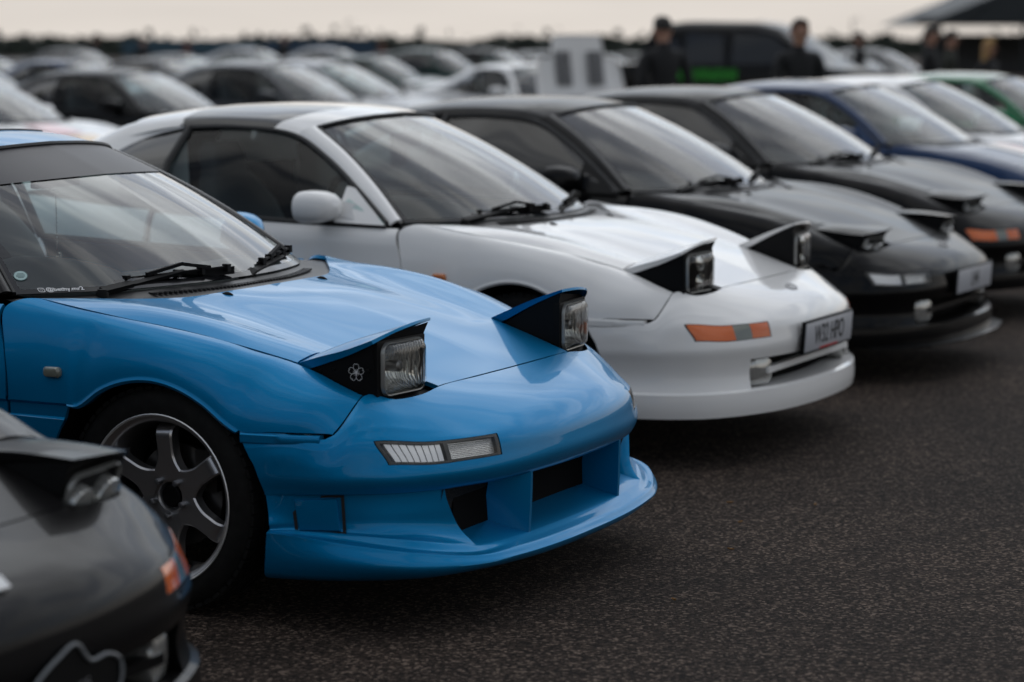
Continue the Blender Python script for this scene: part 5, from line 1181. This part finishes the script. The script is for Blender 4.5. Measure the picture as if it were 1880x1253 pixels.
def banner(x0, x1, col, label, y=250):
    t = thing('fence_banner', label, 'banner', (x0, y, 0)); b = MB(); b.grid(np.array([[(0, 0, .3), (x1 - x0, 0, .3)], [(0, .02, 1.9), (x1 - x0, .02, 1.9)]])); obj('banner_sheet', b.mesh('banner_sheet', [mat('banner_' + label.split()[0], col, .7)]), t)
    for k in range(int((x1 - x0) / 3) + 1): p = MB(); p.tube([(k * 3.0, .08, 0), (k * 3.0, .08, 2.2)], .05, 6); obj('post', p.mesh('post', [M_BLACK]), t)
banner(-40, -26, (.03, .07, .10), 'teal banner along the far fence at the left'); banner(-25.5, -14, (.02, .05, .09), 'blue banner along the far fence left of centre')
def grandstand():
    t = thing('grandstand', 'dark grandstand canopy at the top right corner', 'grandstand', (19.5, 118, 0), 0)
    M_ST = mat('dark_steel', (.012, .017, .02), .6); M_SEATS = mat('grey_seating', (.06, .062, .065), .8)
    b = MB(); b.prism([(.4, 0, 2.50), (20, 0, 2.45), (20, 0, 8.5), (8, 0, 6.0), (3.6, 0, 3.75)], (0, 0, 0), (0, 14, 0)); obj('roof', b.mesh('roof', [M_ST], recalc=True), t)
    b = MB(); b.box((10, -.1, 2.62), (20, .3, .3)); obj('fascia', b.mesh('fascia', [M_ST]), t)
    for k in range(5): p = MB(); p.tube([(1.5 + k * 4.2, 2, 0), (1.5 + k * 4.2, 2, 2.6)], .12, 8); obj('column', p.mesh('column', [M_ST]), t)
    for k in range(5): p = MB(); p.box((10.5, 6 + k * 1.0, .2 + k * .40), (17, .9, .4)); obj('seating_step', p.mesh('seating_step', [M_SEATS]), t)
    for k in range(6): p = MB(); a = .6 + k * 3.2; p.tube([(a + 1.6, -.15, 2.8), (a + 3.0, -.15, min(3.6 + k * .9, 6.5))], .08, 6); obj('truss', p.mesh('truss', [M_ST]), t)
grandstand()
for k, (px, h, d) in enumerate(((1560, 3.1, 160), (640, 3.3, 190), (1385, 3.0, 170))):
    p = MB(); p.tube([(0, 0, 0), (0, 0, h)], .05, 6); p.box((.25, 0, h), (.5, .08, .06)); tag(obj('lamp_post', p.mesh('lamp_post', [M_BLACK]), None, ((px - 940) / 4443 * d, d, 0)), ['thin far lamp post right of the dark pickup', 'thin far lamp post left of centre on the horizon', 'thin far lamp post behind the pickup'][k], 'lamp post')

# ------------------------------------------------------------------ a few dry leaves on the tarmac
M_LEAF = mat('dry_leaf', (.24, .12, .03), .7)
for k, (px, py) in enumerate(((1342, 926), (1500, 930), (1345, 1012), (1362, 962), (1240, 1105))):
    d = 1.4996 / math.tan(R(6.9975) + math.atan((py - 626.5) / 4443)); x = (px - 940) / 4443 * d * 1.01; b = MB(); L_ = .011
    b.grid(np.array([[(u * L_, v * L_ * .45 * (1 - (u * .9) ** 2), .003 + .004 * abs(v) + .002 * u * u) for v in (-1, 0, 1)] for u in np.linspace(-1, 1, 7)])); o = obj('dry_leaf', b.mesh('dry_leaf', [M_LEAF]), None, (x, d, .001), (0, 0, k * 1.3)); tag(o, ['tiny dry leaf on the tarmac ahead of the blue bumper', 'tiny dry leaf farthest right on the tarmac', 'tiny dry leaf on the tarmac, lower of two below the white bumper', 'tiny dry leaf between the other leaves on the tarmac', 'tiny dry leaf nearest the bottom of the picture'][k], 'leaf', 'dry leaves on the tarmac')
